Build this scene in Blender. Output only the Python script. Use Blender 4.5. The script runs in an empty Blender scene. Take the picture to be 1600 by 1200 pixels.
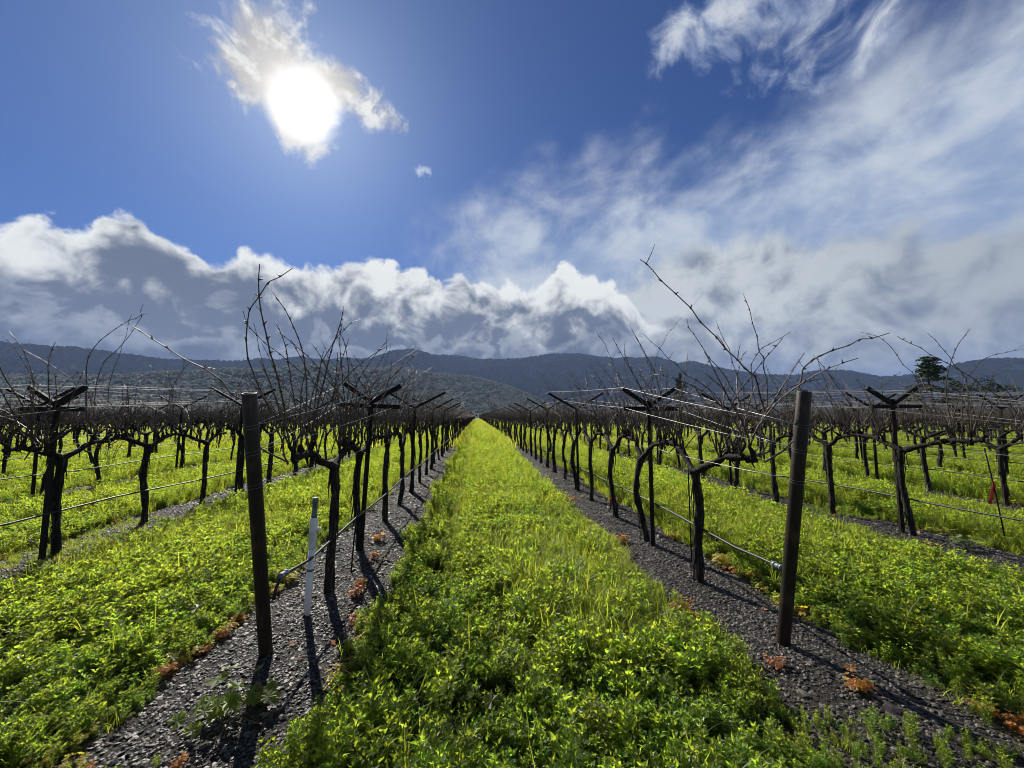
import bpy, bmesh, math, random
import numpy as np
from mathutils import Vector, Matrix, Euler

scene = bpy.context.scene
# ------------------------------------------------------------------ camera
CAM_H = 1.3
cam_data = bpy.data.cameras.new('camera')
cam_data.sensor_fit = 'HORIZONTAL'
cam_data.sensor_width = 36.0
cam_data.lens = 13.5
cam_data.clip_start = 0.05
cam_data.clip_end = 30000
cam = bpy.data.objects.new('camera', cam_data)
cam.location = (0, 0, CAM_H)
cam.rotation_euler = (math.radians(90 + 4.744), 0, math.radians(-5.237))
scene.collection.objects.link(cam)
scene.camera = cam

# ------------------------------------------------------------------ render
scene.render.engine = 'CYCLES'
scene.view_settings.view_transform = 'Standard'
scene.view_settings.look = 'None'
EXPOSURE = 0.7
scene.view_settings.exposure = EXPOSURE
scene.view_settings.gamma = 1.0
scene.view_settings.use_curve_mapping = False
scene.cycles.use_denoising = True
scene.cycles.filter_width = 0.95
scene.cycles.max_bounces = 6
scene.cycles.diffuse_bounces = 3
scene.cycles.glossy_bounces = 2
scene.cycles.transmission_bounces = 4
scene.cycles.transparent_max_bounces = 6
scene.cycles.volume_bounces = 0
scene.cycles.sample_clamp_indirect = 4.0

# ------------------------------------------------------------------ node helper
class V:
    """a socket with arithmetic"""
    def __init__(s, nt, sock): s.nt, s.s = nt, sock
    def _m(s, op, *a):
        n = s.nt.nodes.new('ShaderNodeMath'); n.operation = op
        for i, v in enumerate((s,) + a):
            if isinstance(v, V): s.nt.links.new(v.s, n.inputs[i])
            else: n.inputs[i].default_value = v
        return V(s.nt, n.outputs[0])
    def __add__(s, o): return s._m('ADD', o)
    __radd__ = __add__
    def __sub__(s, o): return s._m('SUBTRACT', o)
    def __rsub__(s, o): return (s * -1.0) + o
    def __mul__(s, o): return s._m('MULTIPLY', o)
    __rmul__ = __mul__
    def __truediv__(s, o): return s._m('DIVIDE', o)
    def pow(s, o): return s._m('POWER', o)
    def max(s, o): return s._m('MAXIMUM', o)
    def min(s, o): return s._m('MINIMUM', o)
    def abs(s): return s._m('ABSOLUTE')
    def step(s, a, b, lo=0.0, hi=1.0):
        n = s.nt.nodes.new('ShaderNodeMapRange'); n.interpolation_type = 'SMOOTHSTEP'
        s.nt.links.new(s.s, n.inputs['Value'])
        for k, v in (('From Min', a), ('From Max', b), ('To Min', lo), ('To Max', hi)):
            if isinstance(v, V): s.nt.links.new(v.s, n.inputs[k])
            else: n.inputs[k].default_value = v
        return V(s.nt, n.outputs[0])
    def lin(s, a, b, lo=0.0, hi=1.0):
        v = s.step(a, b, lo, hi); v.s.node.interpolation_type = 'LINEAR'; return v
    def curve(s, pts):
        n = s.nt.nodes.new('ShaderNodeFloatCurve')
        c = n.mapping.curves[0]
        while len(c.points) > 2: c.points.remove(c.points[0])
        c.points[0].location = pts[0]; c.points[1].location = pts[-1]
        for p in pts[1:-1]: c.points.new(*p)
        n.mapping.update()
        s.nt.links.new(s.s, n.inputs['Value'])
        return V(s.nt, n.outputs[0])

def noise(nt, vec, scale, detail=6.0, rough=0.55, dist=0.0, lac=2.0, out='Fac'):
    n = nt.nodes.new('ShaderNodeTexNoise')
    n.inputs['Scale'].default_value = scale; n.inputs['Detail'].default_value = detail
    n.inputs['Roughness'].default_value = rough; n.inputs['Distortion'].default_value = dist
    n.inputs['Lacunarity'].default_value = lac
    if vec is not None: nt.links.new(vec.s if isinstance(vec, V) else vec, n.inputs['Vector'])
    return V(nt, n.outputs[out])

def voro(nt, vec, scale):
    n = nt.nodes.new('ShaderNodeTexVoronoi'); n.feature = 'F1'
    n.inputs['Scale'].default_value = scale
    nt.links.new(vec.s, n.inputs['Vector'])
    return V(nt, n.outputs['Distance'])

def vcomb(nt, x, y, z):
    n = nt.nodes.new('ShaderNodeCombineXYZ')
    for i, v in enumerate((x, y, z)):
        if isinstance(v, V): nt.links.new(v.s, n.inputs[i])
        else: n.inputs[i].default_value = v
    return V(nt, n.outputs[0])

def vmath(nt, op, a, b=None, scale=None):
    n = nt.nodes.new('ShaderNodeVectorMath'); n.operation = op
    for i, v in enumerate((a, b)):
        if v is None: continue
        if isinstance(v, V): nt.links.new(v.s, n.inputs[i])
        else: n.inputs[i].default_value = v
    if scale is not None:
        if isinstance(scale, V): nt.links.new(scale.s, n.inputs['Scale'])
        else: n.inputs['Scale'].default_value = scale
    return V(nt, n.outputs['Value'] if op in ('DOT_PRODUCT', 'LENGTH') else n.outputs[0])

def mix(nt, f, a, b, mode='MIX'):
    n = nt.nodes.new('ShaderNodeMix'); n.data_type = 'RGBA'; n.blend_type = mode; n.clamp_factor = True
    if isinstance(f, V): nt.links.new(f.s, n.inputs[0])
    else: n.inputs[0].default_value = f
    for k, v in ((6, a), (7, b)):
        if isinstance(v, V): nt.links.new(v.s, n.inputs[k])
        else: n.inputs[k].default_value = (*v, 1.0) if len(v) == 3 else v
    return V(nt, n.outputs[2])

# ------------------------------------------------------------------ sky
SUN_AZ, SUN_EL = math.radians(-24.8), math.radians(36.66)      # azimuth from +Y, clockwise
SUN_DIR = Vector((math.sin(SUN_AZ) * math.cos(SUN_EL), math.cos(SUN_AZ) * math.cos(SUN_EL), math.sin(SUN_EL)))
WORLD_STRENGTH = 0.05
world = bpy.data.worlds.new('World'); scene.world = world; world.use_nodes = True

def build_world():
    nt = world.node_tree; nt.nodes.clear()
    out = nt.nodes.new('ShaderNodeOutputWorld'); bg = nt.nodes.new('ShaderNodeBackground')
    bg.inputs['Strength'].default_value = WORLD_STRENGTH
    nt.links.new(bg.outputs[0], out.inputs['Surface'])
    sky = nt.nodes.new('ShaderNodeTexSky'); sky.sky_type = 'NISHITA'; sky.sun_disc = False
    sky.sun_elevation = SUN_EL; sky.sun_rotation = SUN_AZ
    sky.air_density = 1.0; sky.dust_density = 0.35; sky.ozone_density = 2.5; sky.altitude = 100
    base = V(nt, sky.outputs[0])
    tc = nt.nodes.new('ShaderNodeTexCoord'); D = V(nt, tc.outputs['Generated'])
    sp = nt.nodes.new('ShaderNodeSeparateXYZ'); nt.links.new(D.s, sp.inputs[0])
    x, y, z = (V(nt, o) for o in sp.outputs)
    az = x._m('ARCTAN2', y) * (180 / math.pi)
    el = z._m('ARCSINE') * (180 / math.pi)
    K = 1.0 / WORLD_STRENGTH / 2 ** EXPOSURE
    def col(r, g, b):                       # display sRGB 0-255 to sky radiance
        f = lambda c: ((c / 255 + 0.055) / 1.055) ** 2.4 if c > 10 else c / 255 / 12.92
        return tuple(f(c) * K for c in (r, g, b))
    # warped directions
    wn = noise(nt, D, 5.0, 2.0, 0.5, out='Color')
    wv = vmath(nt, 'SUBTRACT', wn, (0.5, 0.5, 0.5))
    Dw = vmath(nt, 'ADD', D, vmath(nt, 'SCALE', wv, scale=0.12))
    Dw2 = vmath(nt, 'ADD', D, vmath(nt, 'SCALE', wv, scale=0.22))
    fb = noise(nt, Dw, 9.0, 7.0, 0.58)                # billows
    fbo = noise(nt, vmath(nt, 'ADD', Dw, (-0.012, 0.006, 0.028)), 9.0, 4.0, 0.55)   # the same, a step towards the sun
    fbs = noise(nt, Dw, 40.0, 3.0, 0.6)               # fine billows
    puff = 1.0 - voro(nt, Dw, 17.0)
    big = noise(nt, D, 3.6, 2.0, 0.5)
    relief = (fb - fbo)
    # sun aureole
    sd = vmath(nt, 'DOT_PRODUCT', D, tuple(SUN_DIR))
    ang = sd.min(0.999999)._m('ARCCOSINE') * (180 / math.pi)
    ang_n = ang + (fbs - 0.5) * 3.4 + (fb - 0.5) * 4.5
    # deepen the clear blue a little (clean air after rain)
    c = mix(nt, 1.0, base, (0.190, 0.40, 0.80), 'MULTIPLY')
    glow = (ang * -1.0 / 7.0)._m('EXPONENT') * 0.55 + (ang * -1.0 / 20.0)._m('EXPONENT') * 0.15
    c = mix(nt, glow, c, col(205, 218, 242))
    # thin high veil on the right, drawn out in streaks rising to the right
    ca, sa = math.cos(math.radians(24)), math.sin(math.radians(24))
    sx = az * (0.86 * ca) + el * sa
    sy = az * (-0.86 * sa) + el * ca
    st = noise(nt, vcomb(nt, sx * 0.04, sy * 0.085, 3.3), 1.0, 6.0, 0.54, 0.4)
    soft = noise(nt, vcomb(nt, az * 0.06, el * 0.12, 1.7), 1.0, 6.0, 0.56, 0.7)
    lim = az.lin(-15.0, 18.0, 26.5, 30.5) + az.lin(20.0, 75.0, 0.0, 2.5)
    vd = (lim - el) + (st - 0.5) * 20.0 + (soft - 0.5) * 10.0 + (fb - 0.5) * 7.0
    veil = vd.step(-5.5, 5.5) * (az + (fb - 0.5) * 20.0).step(-13.0, 5.0)
    vcol = mix(nt, (st * 0.5 + soft * 0.5 + (fb - 0.5) * 0.5).step(0.36, 0.64), col(143, 165, 200), col(204, 213, 224))
    c = mix(nt, veil * 0.92, c, vcol)
    # ragged clouds high on the right
    def blob(a0, e0, ra, re, rot=0.0):
        da = (az - a0) * math.cos(math.radians(e0)); de = el - e0
        cr, sr = math.cos(math.radians(rot)), math.sin(math.radians(rot))
        u = (da * cr + de * sr) / ra; v = (de * cr - da * sr) / re
        return 1.0 - (u * u + v * v).pow(0.5)
    rag = noise(nt, Dw2, 10.0, 7.0, 0.60, 0.3)
    b1 = blob(30.0, 44.3, 4.5, 2.2, 30).max(blob(38.0, 44.5, 6.0, 4.5, 10)).max(blob(46.0, 40.5, 8.0, 5.5, -35)).max(blob(57.0, 41.5, 9.0, 4.5, -10))
    d1 = b1 + (rag - 0.5) * 3.2 + (fbs - 0.5) * 0.8
    c1 = mix(nt, (d1 + relief * 3.0).step(0.1, 1.3), col(168, 184, 212), col(212, 217, 225))
    c = mix(nt, d1.step(-0.1, 1.0) * 0.88, c, c1)
    # scrap of cloud right of the sun
    d2 = blob(-9.0, 32.9, 1.9, 1.0, 10) + (fbs - 0.5) * 3.4
    c = mix(nt, d2.step(0.1, 1.0) * 0.8, c, col(205, 216, 235))
    # the cloud in front of the sun
    d3 = blob(-29.6, 39.6, 6.0, 5.0, 55).max(blob(-20.5, 39.2, 7.4, 2.6, -14)).max(blob(-26.5, 36.0, 5.2, 3.4, -40))
    d3 = d3 * 1.6 + (fb - 0.5) * 2.4 + (fbs - 0.5) * 1.6 + (puff - 0.6) * 0.8
    s3 = (relief * 2.6 + (fbs - 0.5) * 1.5 + 0.5).step(0.25, 0.75)
    c3 = mix(nt, s3, col(196, 194, 194), col(243, 243, 240))
    c3 = mix(nt, ang.step(7.0, 2.0) * 0.8, c3, col(255, 251, 242))
    c = mix(nt, d3.step(-0.25, 0.85) * 0.97, c, c3)
    # soft grey cloud sheet on the right, above the horizon
    u01 = az.lin(-60.0, 80.0)
    def prof(pts, h):
        return u01.curve([((a + 60) / 140, e / h) for a, e in pts]) * h
    top2 = prof([(-60, 6), (0, 7), (12, 14), (20, 18.5), (25, 21.6), (30, 22.4), (37, 23.4), (41.5, 22.8), (45, 20.2), (49, 19.8), (53, 19.0), (59, 18.5), (80, 18)], 40)
    t2 = (top2 - el) + (fb - 0.5) * 9.0 + (puff - 0.6) * 3.0
    s2 = t2 * 0.05 + (soft - 0.5) * 2.4 + (fb - 0.5) * 1.6 - relief * 3.6 + (puff - 0.6) * -0.5
    c2 = mix(nt, s2.step(-0.1, 1.25), col(204, 210, 213), col(100, 112, 135))
    c2 = mix(nt, (el * 0.10 + (soft - 0.5) * 3.0 + (fb - 0.5) * 1.6).step(0.9, 0.1) * 0.7, c2, col(80, 102, 148))
    c2 = mix(nt, az.step(36, 62) * 0.45, c2, col(120, 130, 144))
    c = mix(nt, t2.step(-1.0, 2.4) * az.step(2, 20) * 0.95, c, c2)
    # the cumulus bank on the left and centre, lit from behind along its crest
    top1 = prof([(-60, 17.0), (-52, 16.6), (-49, 17.0), (-46.5, 18.4), (-44, 18.6), (-41.2, 20.7), (-38.9, 20.0), (-35.5, 18.6), (-33.1, 18.5), (-30, 20.8), (-26.5, 19.9), (-22, 20.2), (-17.2, 22.2), (-12.8, 21.5), (-8.3, 20.8), (-2.6, 20.2), (3.3, 19.3), (8.2, 19.0), (11.2, 20.6), (13.5, 22.4), (16.5, 20.6), (20, 19.2), (23.2, 16.8), (26, 13.5), (30, 10.5), (36, 7), (80, 5)], 40)
    t1 = (top1 - el) + (fb - 0.5) * 6.0 + (puff - 0.62) * 2.6 + (fbs - 0.5) * 1.9
    depth = t1 * 0.10 + 0.06 + (big - 0.5) * 2.8 + (fb - 0.5) * 1.2 - relief * 3.8 + (fbs - 0.5) * 0.5 - (puff - 0.62) * 0.5 + az.step(-2, 14) * -0.35
    cb = mix(nt, depth.step(-0.15, 0.95), col(238, 241, 240), col(106, 117, 139))
    cb = mix(nt, (t1 * 0.10 + (soft - 0.5) * 2.6 - relief * 2.5).step(0.5, 2.2) * 0.75, cb, col(72, 84, 108))
    cb = mix(nt, t1.step(1.5, 0.0) * 0.75, cb, col(248, 250, 248))
    # nearer, lower heads of cloud standing in front of it
    fl = noise(nt, vmath(nt, 'ADD', vmath(nt, 'MULTIPLY', Dw, (1.0, 1.0, 1.25)), (4.2, 1.3, 2.7)), 8.0, 6.0, 0.57)
    t0 = (11.5 - el) + (fl - 0.5) * 26.0 + (puff - 0.62) * 2.5
    cf = mix(nt, (t0 * 0.16 + (fbs - 0.5) * 0.5 - relief * 2.4).step(0.0, 1.0), col(160, 169, 182), col(84, 95, 118))
    cb = mix(nt, t0.step(-0.6, 1.6) * 0.85, cb, cf)
    cb = mix(nt, el.step(10.0, 3.0) * 0.5, cb, col(93, 108, 138))
    c = mix(nt, t1.step(-0.35, 0.75) * az.step(33, 20), c, cb)
    # the sun burning out its surroundings
    core = (ang + (fbs - 0.5) * 1.6 + (fb - 0.5) * 2.0).step(4.4, 1.3)
    c = mix(nt, core, c, (1.6 * K, 1.57 * K, 1.5 * K))
    # below the horizon the far ground's dull tone
    c = mix(nt, el.step(-0.5, -3.0), c, col(70, 84, 70))
    nt.links.new(c.s, bg.inputs['Color'])
build_world()
world.cycles.sampling_method = 'MANUAL'; world.cycles.sample_map_resolution = 512

sun_data = bpy.data.lights.new('sun', 'SUN'); sun_data.energy = 5.0; sun_data.angle = math.radians(0.53)
sun_data.color = (1.0, 0.94, 0.84)
sun = bpy.data.objects.new('sun', sun_data); scene.collection.objects.link(sun)
sun.rotation_euler = SUN_DIR.to_track_quat('Z', 'Y').to_euler()
sun.location = SUN_DIR * 50

# ------------------------------------------------------------------ mesh helpers
rng = np.random.default_rng(7)
COL = scene.collection

class MB:
    def __init__(s): s.v, s.f, s.n = [], [], 0
    def add(s, v, f):
        v = np.asarray(v, float); s.v.append(v)
        s.f.extend([tuple(i + s.n for i in q) for q in f]); s.n += len(v); return s
    def mesh(s, name, mat=None, smooth=True):
        me = bpy.data.meshes.new(name)
        me.from_pydata([tuple(p) for p in np.concatenate(s.v)], [], s.f)
        if smooth: me.polygons.foreach_set('use_smooth', [True] * len(me.polygons))
        if mat: me.materials.append(mat)
        me.update(); return me

def obj(name, mesh, parent=None, loc=(0, 0, 0), rot=(0, 0, 0), scale=(1, 1, 1)):
    o = bpy.data.objects.new(name, mesh); COL.objects.link(o)
    o.location = loc; o.rotation_euler = rot; o.scale = scale
    if parent is not None: o.parent = parent
    return o

def tag(o, label=None, cat=None, group=None, kind=None):
    for k, v in (('label', label), ('category', cat), ('group', group), ('kind', kind)):
        if v: o[k] = v
    return o

def frames(P):
    P = np.asarray(P, float); n = len(P)
    T = np.gradient(P, axis=0); T /= np.linalg.norm(T, axis=1)[:, None] + 1e-9
    a = np.array([1., 0, 0]) if abs(T[0][0]) < 0.8 else np.array([0, 1., 0])
    N = np.zeros_like(P); N[0] = np.cross(T[0], np.cross(a, T[0])); N[0] /= np.linalg.norm(N[0])
    for i in range(1, n):
        v = N[i - 1] - T[i] * (N[i - 1] @ T[i]); N[i] = v / (np.linalg.norm(v) + 1e-9)
    return P, N, np.cross(T, N)

def tube(P, R, sides=6, rmul=None, cap=True):
    P, N, B = frames(P); n = len(P); R = np.broadcast_to(np.asarray(R, float), (n,))
    a = np.arange(sides) * 2 * math.pi / sides
    rr = R[:, None] * (rmul if rmul is not None else np.ones((n, sides)))
    v = P[:, None, :] + rr[:, :, None] * (np.cos(a)[None, :, None] * N[:, None, :] + np.sin(a)[None, :, None] * B[:, None, :])
    v = v.reshape(-1, 3); f = []
    for i in range(n - 1):
        for j in range(sides):
            k = (j + 1) % sides
            f.append((i * sides + j, i * sides + k, (i + 1) * sides + k, (i + 1) * sides + j))
    if cap:
        f.append(tuple(range(sides))[::-1]); f.append(tuple((n - 1) * sides + j for j in range(sides)))
    return v, f

def smooth_path(P, n):
    """Catmull-Rom through the points"""
    P = np.asarray(P, float); Q = np.vstack([2 * P[0] - P[1], P, 2 * P[-1] - P[-2]]); out = []
    for t in np.linspace(0, len(P) - 1.0001, n):
        i = int(t); u = t - i; a, b, c, d = Q[i:i + 4]
        out.append(0.5 * (2 * b + (c - a) * u + (2 * a - 5 * b + 4 * c - d) * u * u + (3 * b - a - 3 * c + d) * u ** 3))
    return np.array(out)

def box(cx, cy, cz, sx, sy, sz, R=None):
    v = np.array([[x, y, z] for x in (-.5, .5) for y in (-.5, .5) for z in (-.5, .5)]) * (sx, sy, sz)
    if R is not None: v = v @ np.array(R).T
    v = v + (cx, cy, cz)
    return v, [(0, 1, 3, 2), (4, 6, 7, 5), (0, 4, 5, 1), (2, 3, 7, 6), (0, 2, 6, 4), (1, 5, 7, 3)]

# ------------------------------------------------------------------ materials
def mat(name, base, rough=0.7, metal=0.0, spec=0.5, var=0.0, nscale=None, col2=None, lo=0.4, hi=0.6, bump=0.0, bscale=None, stretch=None, translucent=None, tmix=0.5, bdist=0.01):
    m = bpy.data.materials.new(name); m.use_nodes = True; nt = m.node_tree
    p = nt.nodes['Principled BSDF']; p.inputs['Roughness'].default_value = rough
    p.inputs['Metallic'].default_value = metal; p.inputs['Specular IOR Level'].default_value = spec
    p.inputs['Base Color'].default_value = (*base, 1)
    c = None; vec = None
    if nscale or bump:
        tc = nt.nodes.new('ShaderNodeTexCoord'); vec = V(nt, tc.outputs['Object'])
        if stretch: vec = vmath(nt, 'MULTIPLY', vec, stretch)
    if nscale:
        c = mix(nt, noise(nt, vec, nscale, 5, 0.6).step(lo, hi), base, col2)
    if var:
        oi = nt.nodes.new('ShaderNodeObjectInfo'); r = V(nt, oi.outputs['Random'])
        hsv = nt.nodes.new('ShaderNodeHueSaturation')
        nt.links.new((r * var + (1 - var / 2)).s, hsv.inputs['Value'])
        nt.links.new((r._m('MULTIPLY', 7.31)._m('FRACT') * (var * 0.06) + (0.5 - var * 0.03)).s, hsv.inputs['Hue'])
        if c: nt.links.new(c.s, hsv.inputs['Color'])
        else: hsv.inputs['Color'].default_value = (*base, 1)
        c = V(nt, hsv.outputs[0])
    if c: nt.links.new(c.s, p.inputs['Base Color'])
    if bump:
        b = nt.nodes.new('ShaderNodeBump'); b.inputs['Strength'].default_value = bump; b.inputs['Distance'].default_value = bdist
        nt.links.new(noise(nt, vec, bscale or 40, 6, 0.65).s, b.inputs['Height']); nt.links.new(b.outputs[0], p.inputs['Normal'])
    if translucent:
        t = nt.nodes.new('ShaderNodeBsdfTranslucent'); t.inputs[0].default_value = (*translucent, 1)
        if var:
            h2 = nt.nodes.new('ShaderNodeHueSaturation'); h2.inputs['Color'].default_value = (*translucent, 1)
            nt.links.new(hsv.inputs['Value'].links[0].from_socket, h2.inputs['Value'])
            nt.links.new(hsv.inputs['Hue'].links[0].from_socket, h2.inputs['Hue'])
            nt.links.new(h2.outputs[0], t.inputs[0])
        ms = nt.nodes.new('ShaderNodeMixShader'); ms.inputs[0].default_value = tmix
        nt.links.new(p.outputs[0], ms.inputs[1]); nt.links.new(t.outputs[0], ms.inputs[2])
        nt.links.new(ms.outputs[0], nt.nodes['Material Output'].inputs['Surface'])
    return m

M = {}
M['bark'] = mat('vine_bark', (0.020, 0.0165, 0.014), 0.85, spec=0.3, nscale=26, col2=(0.15, 0.13, 0.105), lo=0.50, hi=0.74, bump=1.0, bscale=24, stretch=(2.2, 2.2, 0.35), var=0.3, bdist=0.05)
M['cordon'] = mat('cordon_bark', (0.018, 0.014, 0.012), 0.88, spec=0.25, nscale=26, col2=(0.26, 0.26, 0.235), lo=0.60, hi=0.72, bump=1.0, bscale=55, bdist=0.015, var=0.25)
M['cane'] = mat('cane_bark', (0.062, 0.042, 0.032), 0.5, spec=0.4, nscale=18, col2=(0.125, 0.095, 0.072), lo=0.4, hi=0.7, var=0.5)
M['rust'] = mat('rusty_steel', (0.016, 0.0092, 0.0080), 0.52, metal=0.1, spec=0.45, nscale=16, col2=(0.062, 0.032, 0.022), lo=0.50, hi=0.72, stretch=(1, 1, 0.4), bump=0.35, bscale=120, bdist=0.004)
M['stake'] = mat('stake_steel', (0.012, 0.009, 0.008), 0.75, metal=0.1, spec=0.25, nscale=20, col2=(0.05, 0.032, 0.024), lo=0.5, hi=0.75)
M['wire'] = mat('galvanised_wire', (0.30, 0.30, 0.295), 0.45, metal=0.65)
M['wire_mid'] = mat('greyed_wire', (0.20, 0.20, 0.197), 0.55, metal=0.4, spec=0.3)
M['wire_dull'] = mat('weathered_wire', (0.13, 0.13, 0.128), 0.7, metal=0.0, spec=0.25)
M['hose'] = mat('drip_hose_plastic', (0.013, 0.015, 0.017), 0.5, spec=0.4)
M['pvc'] = mat('white_plastic_pipe', (0.80, 0.78, 0.74), 0.45, nscale=16, col2=(0.40, 0.37, 0.31), lo=0.48, hi=0.75, stretch=(1, 1, 0.4))
M['grey_plastic'] = mat('grey_plastic', (0.10, 0.13, 0.14), 0.5)
M['ribbon'] = mat('red_ribbon', (0.45, 0.03, 0.04), 0.5, translucent=(0.6, 0.04, 0.05), tmix=0.35)
M['leaf'] = mat('forb_leaf', (0.060, 0.100, 0.018), 0.42, spec=0.45, var=0.6, translucent=(0.47, 0.60, 0.045), tmix=0.66)
M['leaf_b'] = mat('clover_leaf', (0.048, 0.095, 0.022), 0.38, spec=0.5, var=0.6, translucent=(0.38, 0.53, 0.05), tmix=0.63)
M['grass'] = mat('grass_blade', (0.075, 0.12, 0.016), 0.45, spec=0.4, var=0.5, translucent=(0.52, 0.60, 0.05), tmix=0.58)
M['far_crop'] = mat('far_crop', (0.09, 0.12, 0.016), 0.6, spec=0.2, var=0.5, translucent=(0.54, 0.60, 0.05), tmix=0.58)
M['stem'] = mat('green_stem', (0.07, 0.10, 0.03), 0.5)
for nm, b, t in (('red', (0.32, 0.14, 0.06), (0.78, 0.36, 0.14)), ('orange', (0.38, 0.17, 0.04), (0.85, 0.40, 0.07)), ('yellow', (0.34, 0.29, 0.035), (0.80, 0.68, 0.06)), ('green', (0.08, 0.12, 0.022), (0.48, 0.62, 0.05))):
    M['weed_' + nm] = mat('weed_leaf_' + nm, b, 0.5, translucent=t, tmix=0.5, nscale=30, col2=tuple(v * 0.55 for v in b))
M['petal'] = mat('mustard_petal', (0.75, 0.58, 0.03), 0.5, translucent=(0.8, 0.65, 0.03), tmix=0.4)
M['stone'] = mat('gravel_stone', (0.043, 0.037, 0.030), 0.55, spec=0.4, var=1.9, nscale=3, col2=(0.115, 0.10, 0.083), lo=0.5, hi=0.75)
M['dead_leaf'] = mat('dry_vine_leaf', (0.30, 0.17, 0.08), 0.7, var=0.9, translucent=(0.5, 0.28, 0.10), tmix=0.35)
M['straw'] = mat('dry_twig', (0.13, 0.10, 0.07), 0.7, var=0.7)

def ground_material():
    m = bpy.data.materials.new('vineyard_soil'); m.use_nodes = True; nt = m.node_tree
    p = nt.nodes['Principled BSDF']; p.inputs['Roughness'].default_value = 0.85; p.inputs['Specular IOR Level'].default_value = 0.25
    tc = nt.nodes.new('ShaderNodeTexCoord'); P = V(nt, tc.outputs['Object'])
    sp = nt.nodes.new('ShaderNodeSeparateXYZ'); nt.links.new(P.s, sp.inputs[0]); x, y = V(nt, sp.outputs[0]), V(nt, sp.outputs[1])
    u = ((x - ROW_X0) / ROW_D + 0.5)._m('FRACT') - 0.5
    off = u.abs() * ROW_D + (noise(nt, P, 1.6, 4) - 0.5) * 0.35
    strip = off.step(0.46, 0.34)
    n1 = noise(nt, P, 30, 5, 0.6); n2 = noise(nt, P, 1.1, 4, 0.55)
    soil = mix(nt, n1.step(0.35, 0.7), (0.014, 0.012, 0.010), (0.036, 0.031, 0.025))
    turf = mix(nt, n2.step(0.35, 0.65), (0.050, 0.068, 0.014), (0.095, 0.115, 0.018))
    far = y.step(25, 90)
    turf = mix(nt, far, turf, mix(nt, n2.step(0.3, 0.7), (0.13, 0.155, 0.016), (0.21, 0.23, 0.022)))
    out = y.max(x.abs() * 0.9)
    field = mix(nt, noise(nt, P, 0.012, 4).step(0.42, 0.6), (0.08, 0.10, 0.035), (0.12, 0.13, 0.05))
    c = mix(nt, strip, turf, soil)
    c = mix(nt, out.step(225, 260), c, field)
    nt.links.new(c.s, p.inputs['Base Color'])
    b = nt.nodes.new('ShaderNodeBump'); b.inputs['Strength'].default_value = 0.9; b.inputs['Distance'].default_value = 0.02
    nt.links.new((noise(nt, P, 45, 5, 0.7) + noise(nt, P, 160, 2, 0.6) * 0.4).s, b.inputs['Height']); nt.links.new(b.outputs[0], p.inputs['Normal'])
    return m

# ------------------------------------------------------------------ layout of the vineyard
ROW_X0, ROW_D = -1.08, 2.805          # x of the row left of the grass aisle, spacing between rows
VINE_D = 0.93                         # spacing of vines in a row
ROW_K = range(-46, 36); ROW_END = 232.0
def row_x(k): return ROW_X0 + k * ROW_D
_r0 = np.random.default_rng(3)
FIRST = {k: 3.0 + _r0.uniform(-0.25, 0.25) for k in ROW_K}
FIRST.update({0: 3.0, 1: 2.96, -1: 3.12, 2: 3.72})      # y of the first vine of each row
def in_view(x, y, z, m=1.06):
    """inside the photograph's field of view (used only to decide what is worth building)"""
    yaw, pit = math.radians(5.237), math.radians(4.744)
    f = np.array([math.sin(yaw) * math.cos(pit), math.cos(yaw) * math.cos(pit), math.sin(pit)]); r = np.array([math.cos(yaw), -math.sin(yaw), 0]); u = np.cross(r, f)
    d = np.array([x, y, z - CAM_H]); w = d @ f
    if w < 0.2: return False
    return abs(d @ r) / w < 1.3333 * m and abs(d @ u) / w < 1.0 * m

def vnoise2(x, y, s, seed=0):
    """smooth 2-D value noise in 0..1"""
    r = np.random.default_rng(seed); G = r.random((257, 257))
    x = np.asarray(x) * s + 1000.3; y = np.asarray(y) * s + 1000.7
    xi, yi = np.floor(x).astype(int), np.floor(y).astype(int); fx, fy = x - xi, y - yi
    fx = fx * fx * (3 - 2 * fx); fy = fy * fy * (3 - 2 * fy)
    g = lambda a, b: G[a % 257, b % 257]
    return (g(xi, yi) * (1 - fx) + g(xi + 1, yi) * fx) * (1 - fy) + (g(xi, yi + 1) * (1 - fx) + g(xi + 1, yi + 1) * fx) * fy

def row_off(x): return np.abs(((np.asarray(x) - ROW_X0) / ROW_D + 0.5) % 1.0 - 0.5) * ROW_D
def ground_z(x, y):
    near = np.clip((60 - np.asarray(y)) / 30, 0, 1) * np.clip((60 - np.abs(x)) / 30, 0, 1)
    berm = 0.035 * np.clip(1 - row_off(x) / 0.55, 0, 1)
    return near * (berm + 0.05 * (vnoise2(x, y, 0.8, 1) - 0.5) + 0.022 * (vnoise2(x, y, 4.0, 2) - 0.5))

# ------------------------------------------------------------------ ground, hills
def axis(fine0, fine1, step, far, grow):
    a = list(np.arange(fine0, fine1, step)); s = step
    while a[-1] < far: s *= grow; a.append(a[-1] + s)
    return a
yp = axis(0.4, 9.0, 0.06, 8000, 1.07); yp = [-8000, -2000, -500, -120, -30, -8, -2, -0.6, 0.0] + yp
xr = axis(0.0, 7.0, 0.07, 8000, 1.09); xp = [-v for v in xr[:0:-1]] + xr
XX, YY = np.meshgrid(xp, yp); ZZ = ground_z(XX, YY)
nx, ny = len(xp), len(yp)
fs = [(j * nx + i, j * nx + i + 1, (j + 1) * nx + i + 1, (j + 1) * nx + i) for j in range(ny - 1) for i in range(nx - 1)]
gm = MB().add(np.stack([XX, YY, ZZ], -1).reshape(-1, 3), fs).mesh('ground', ground_material())
tag(obj('ground', gm), kind='structure')

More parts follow.
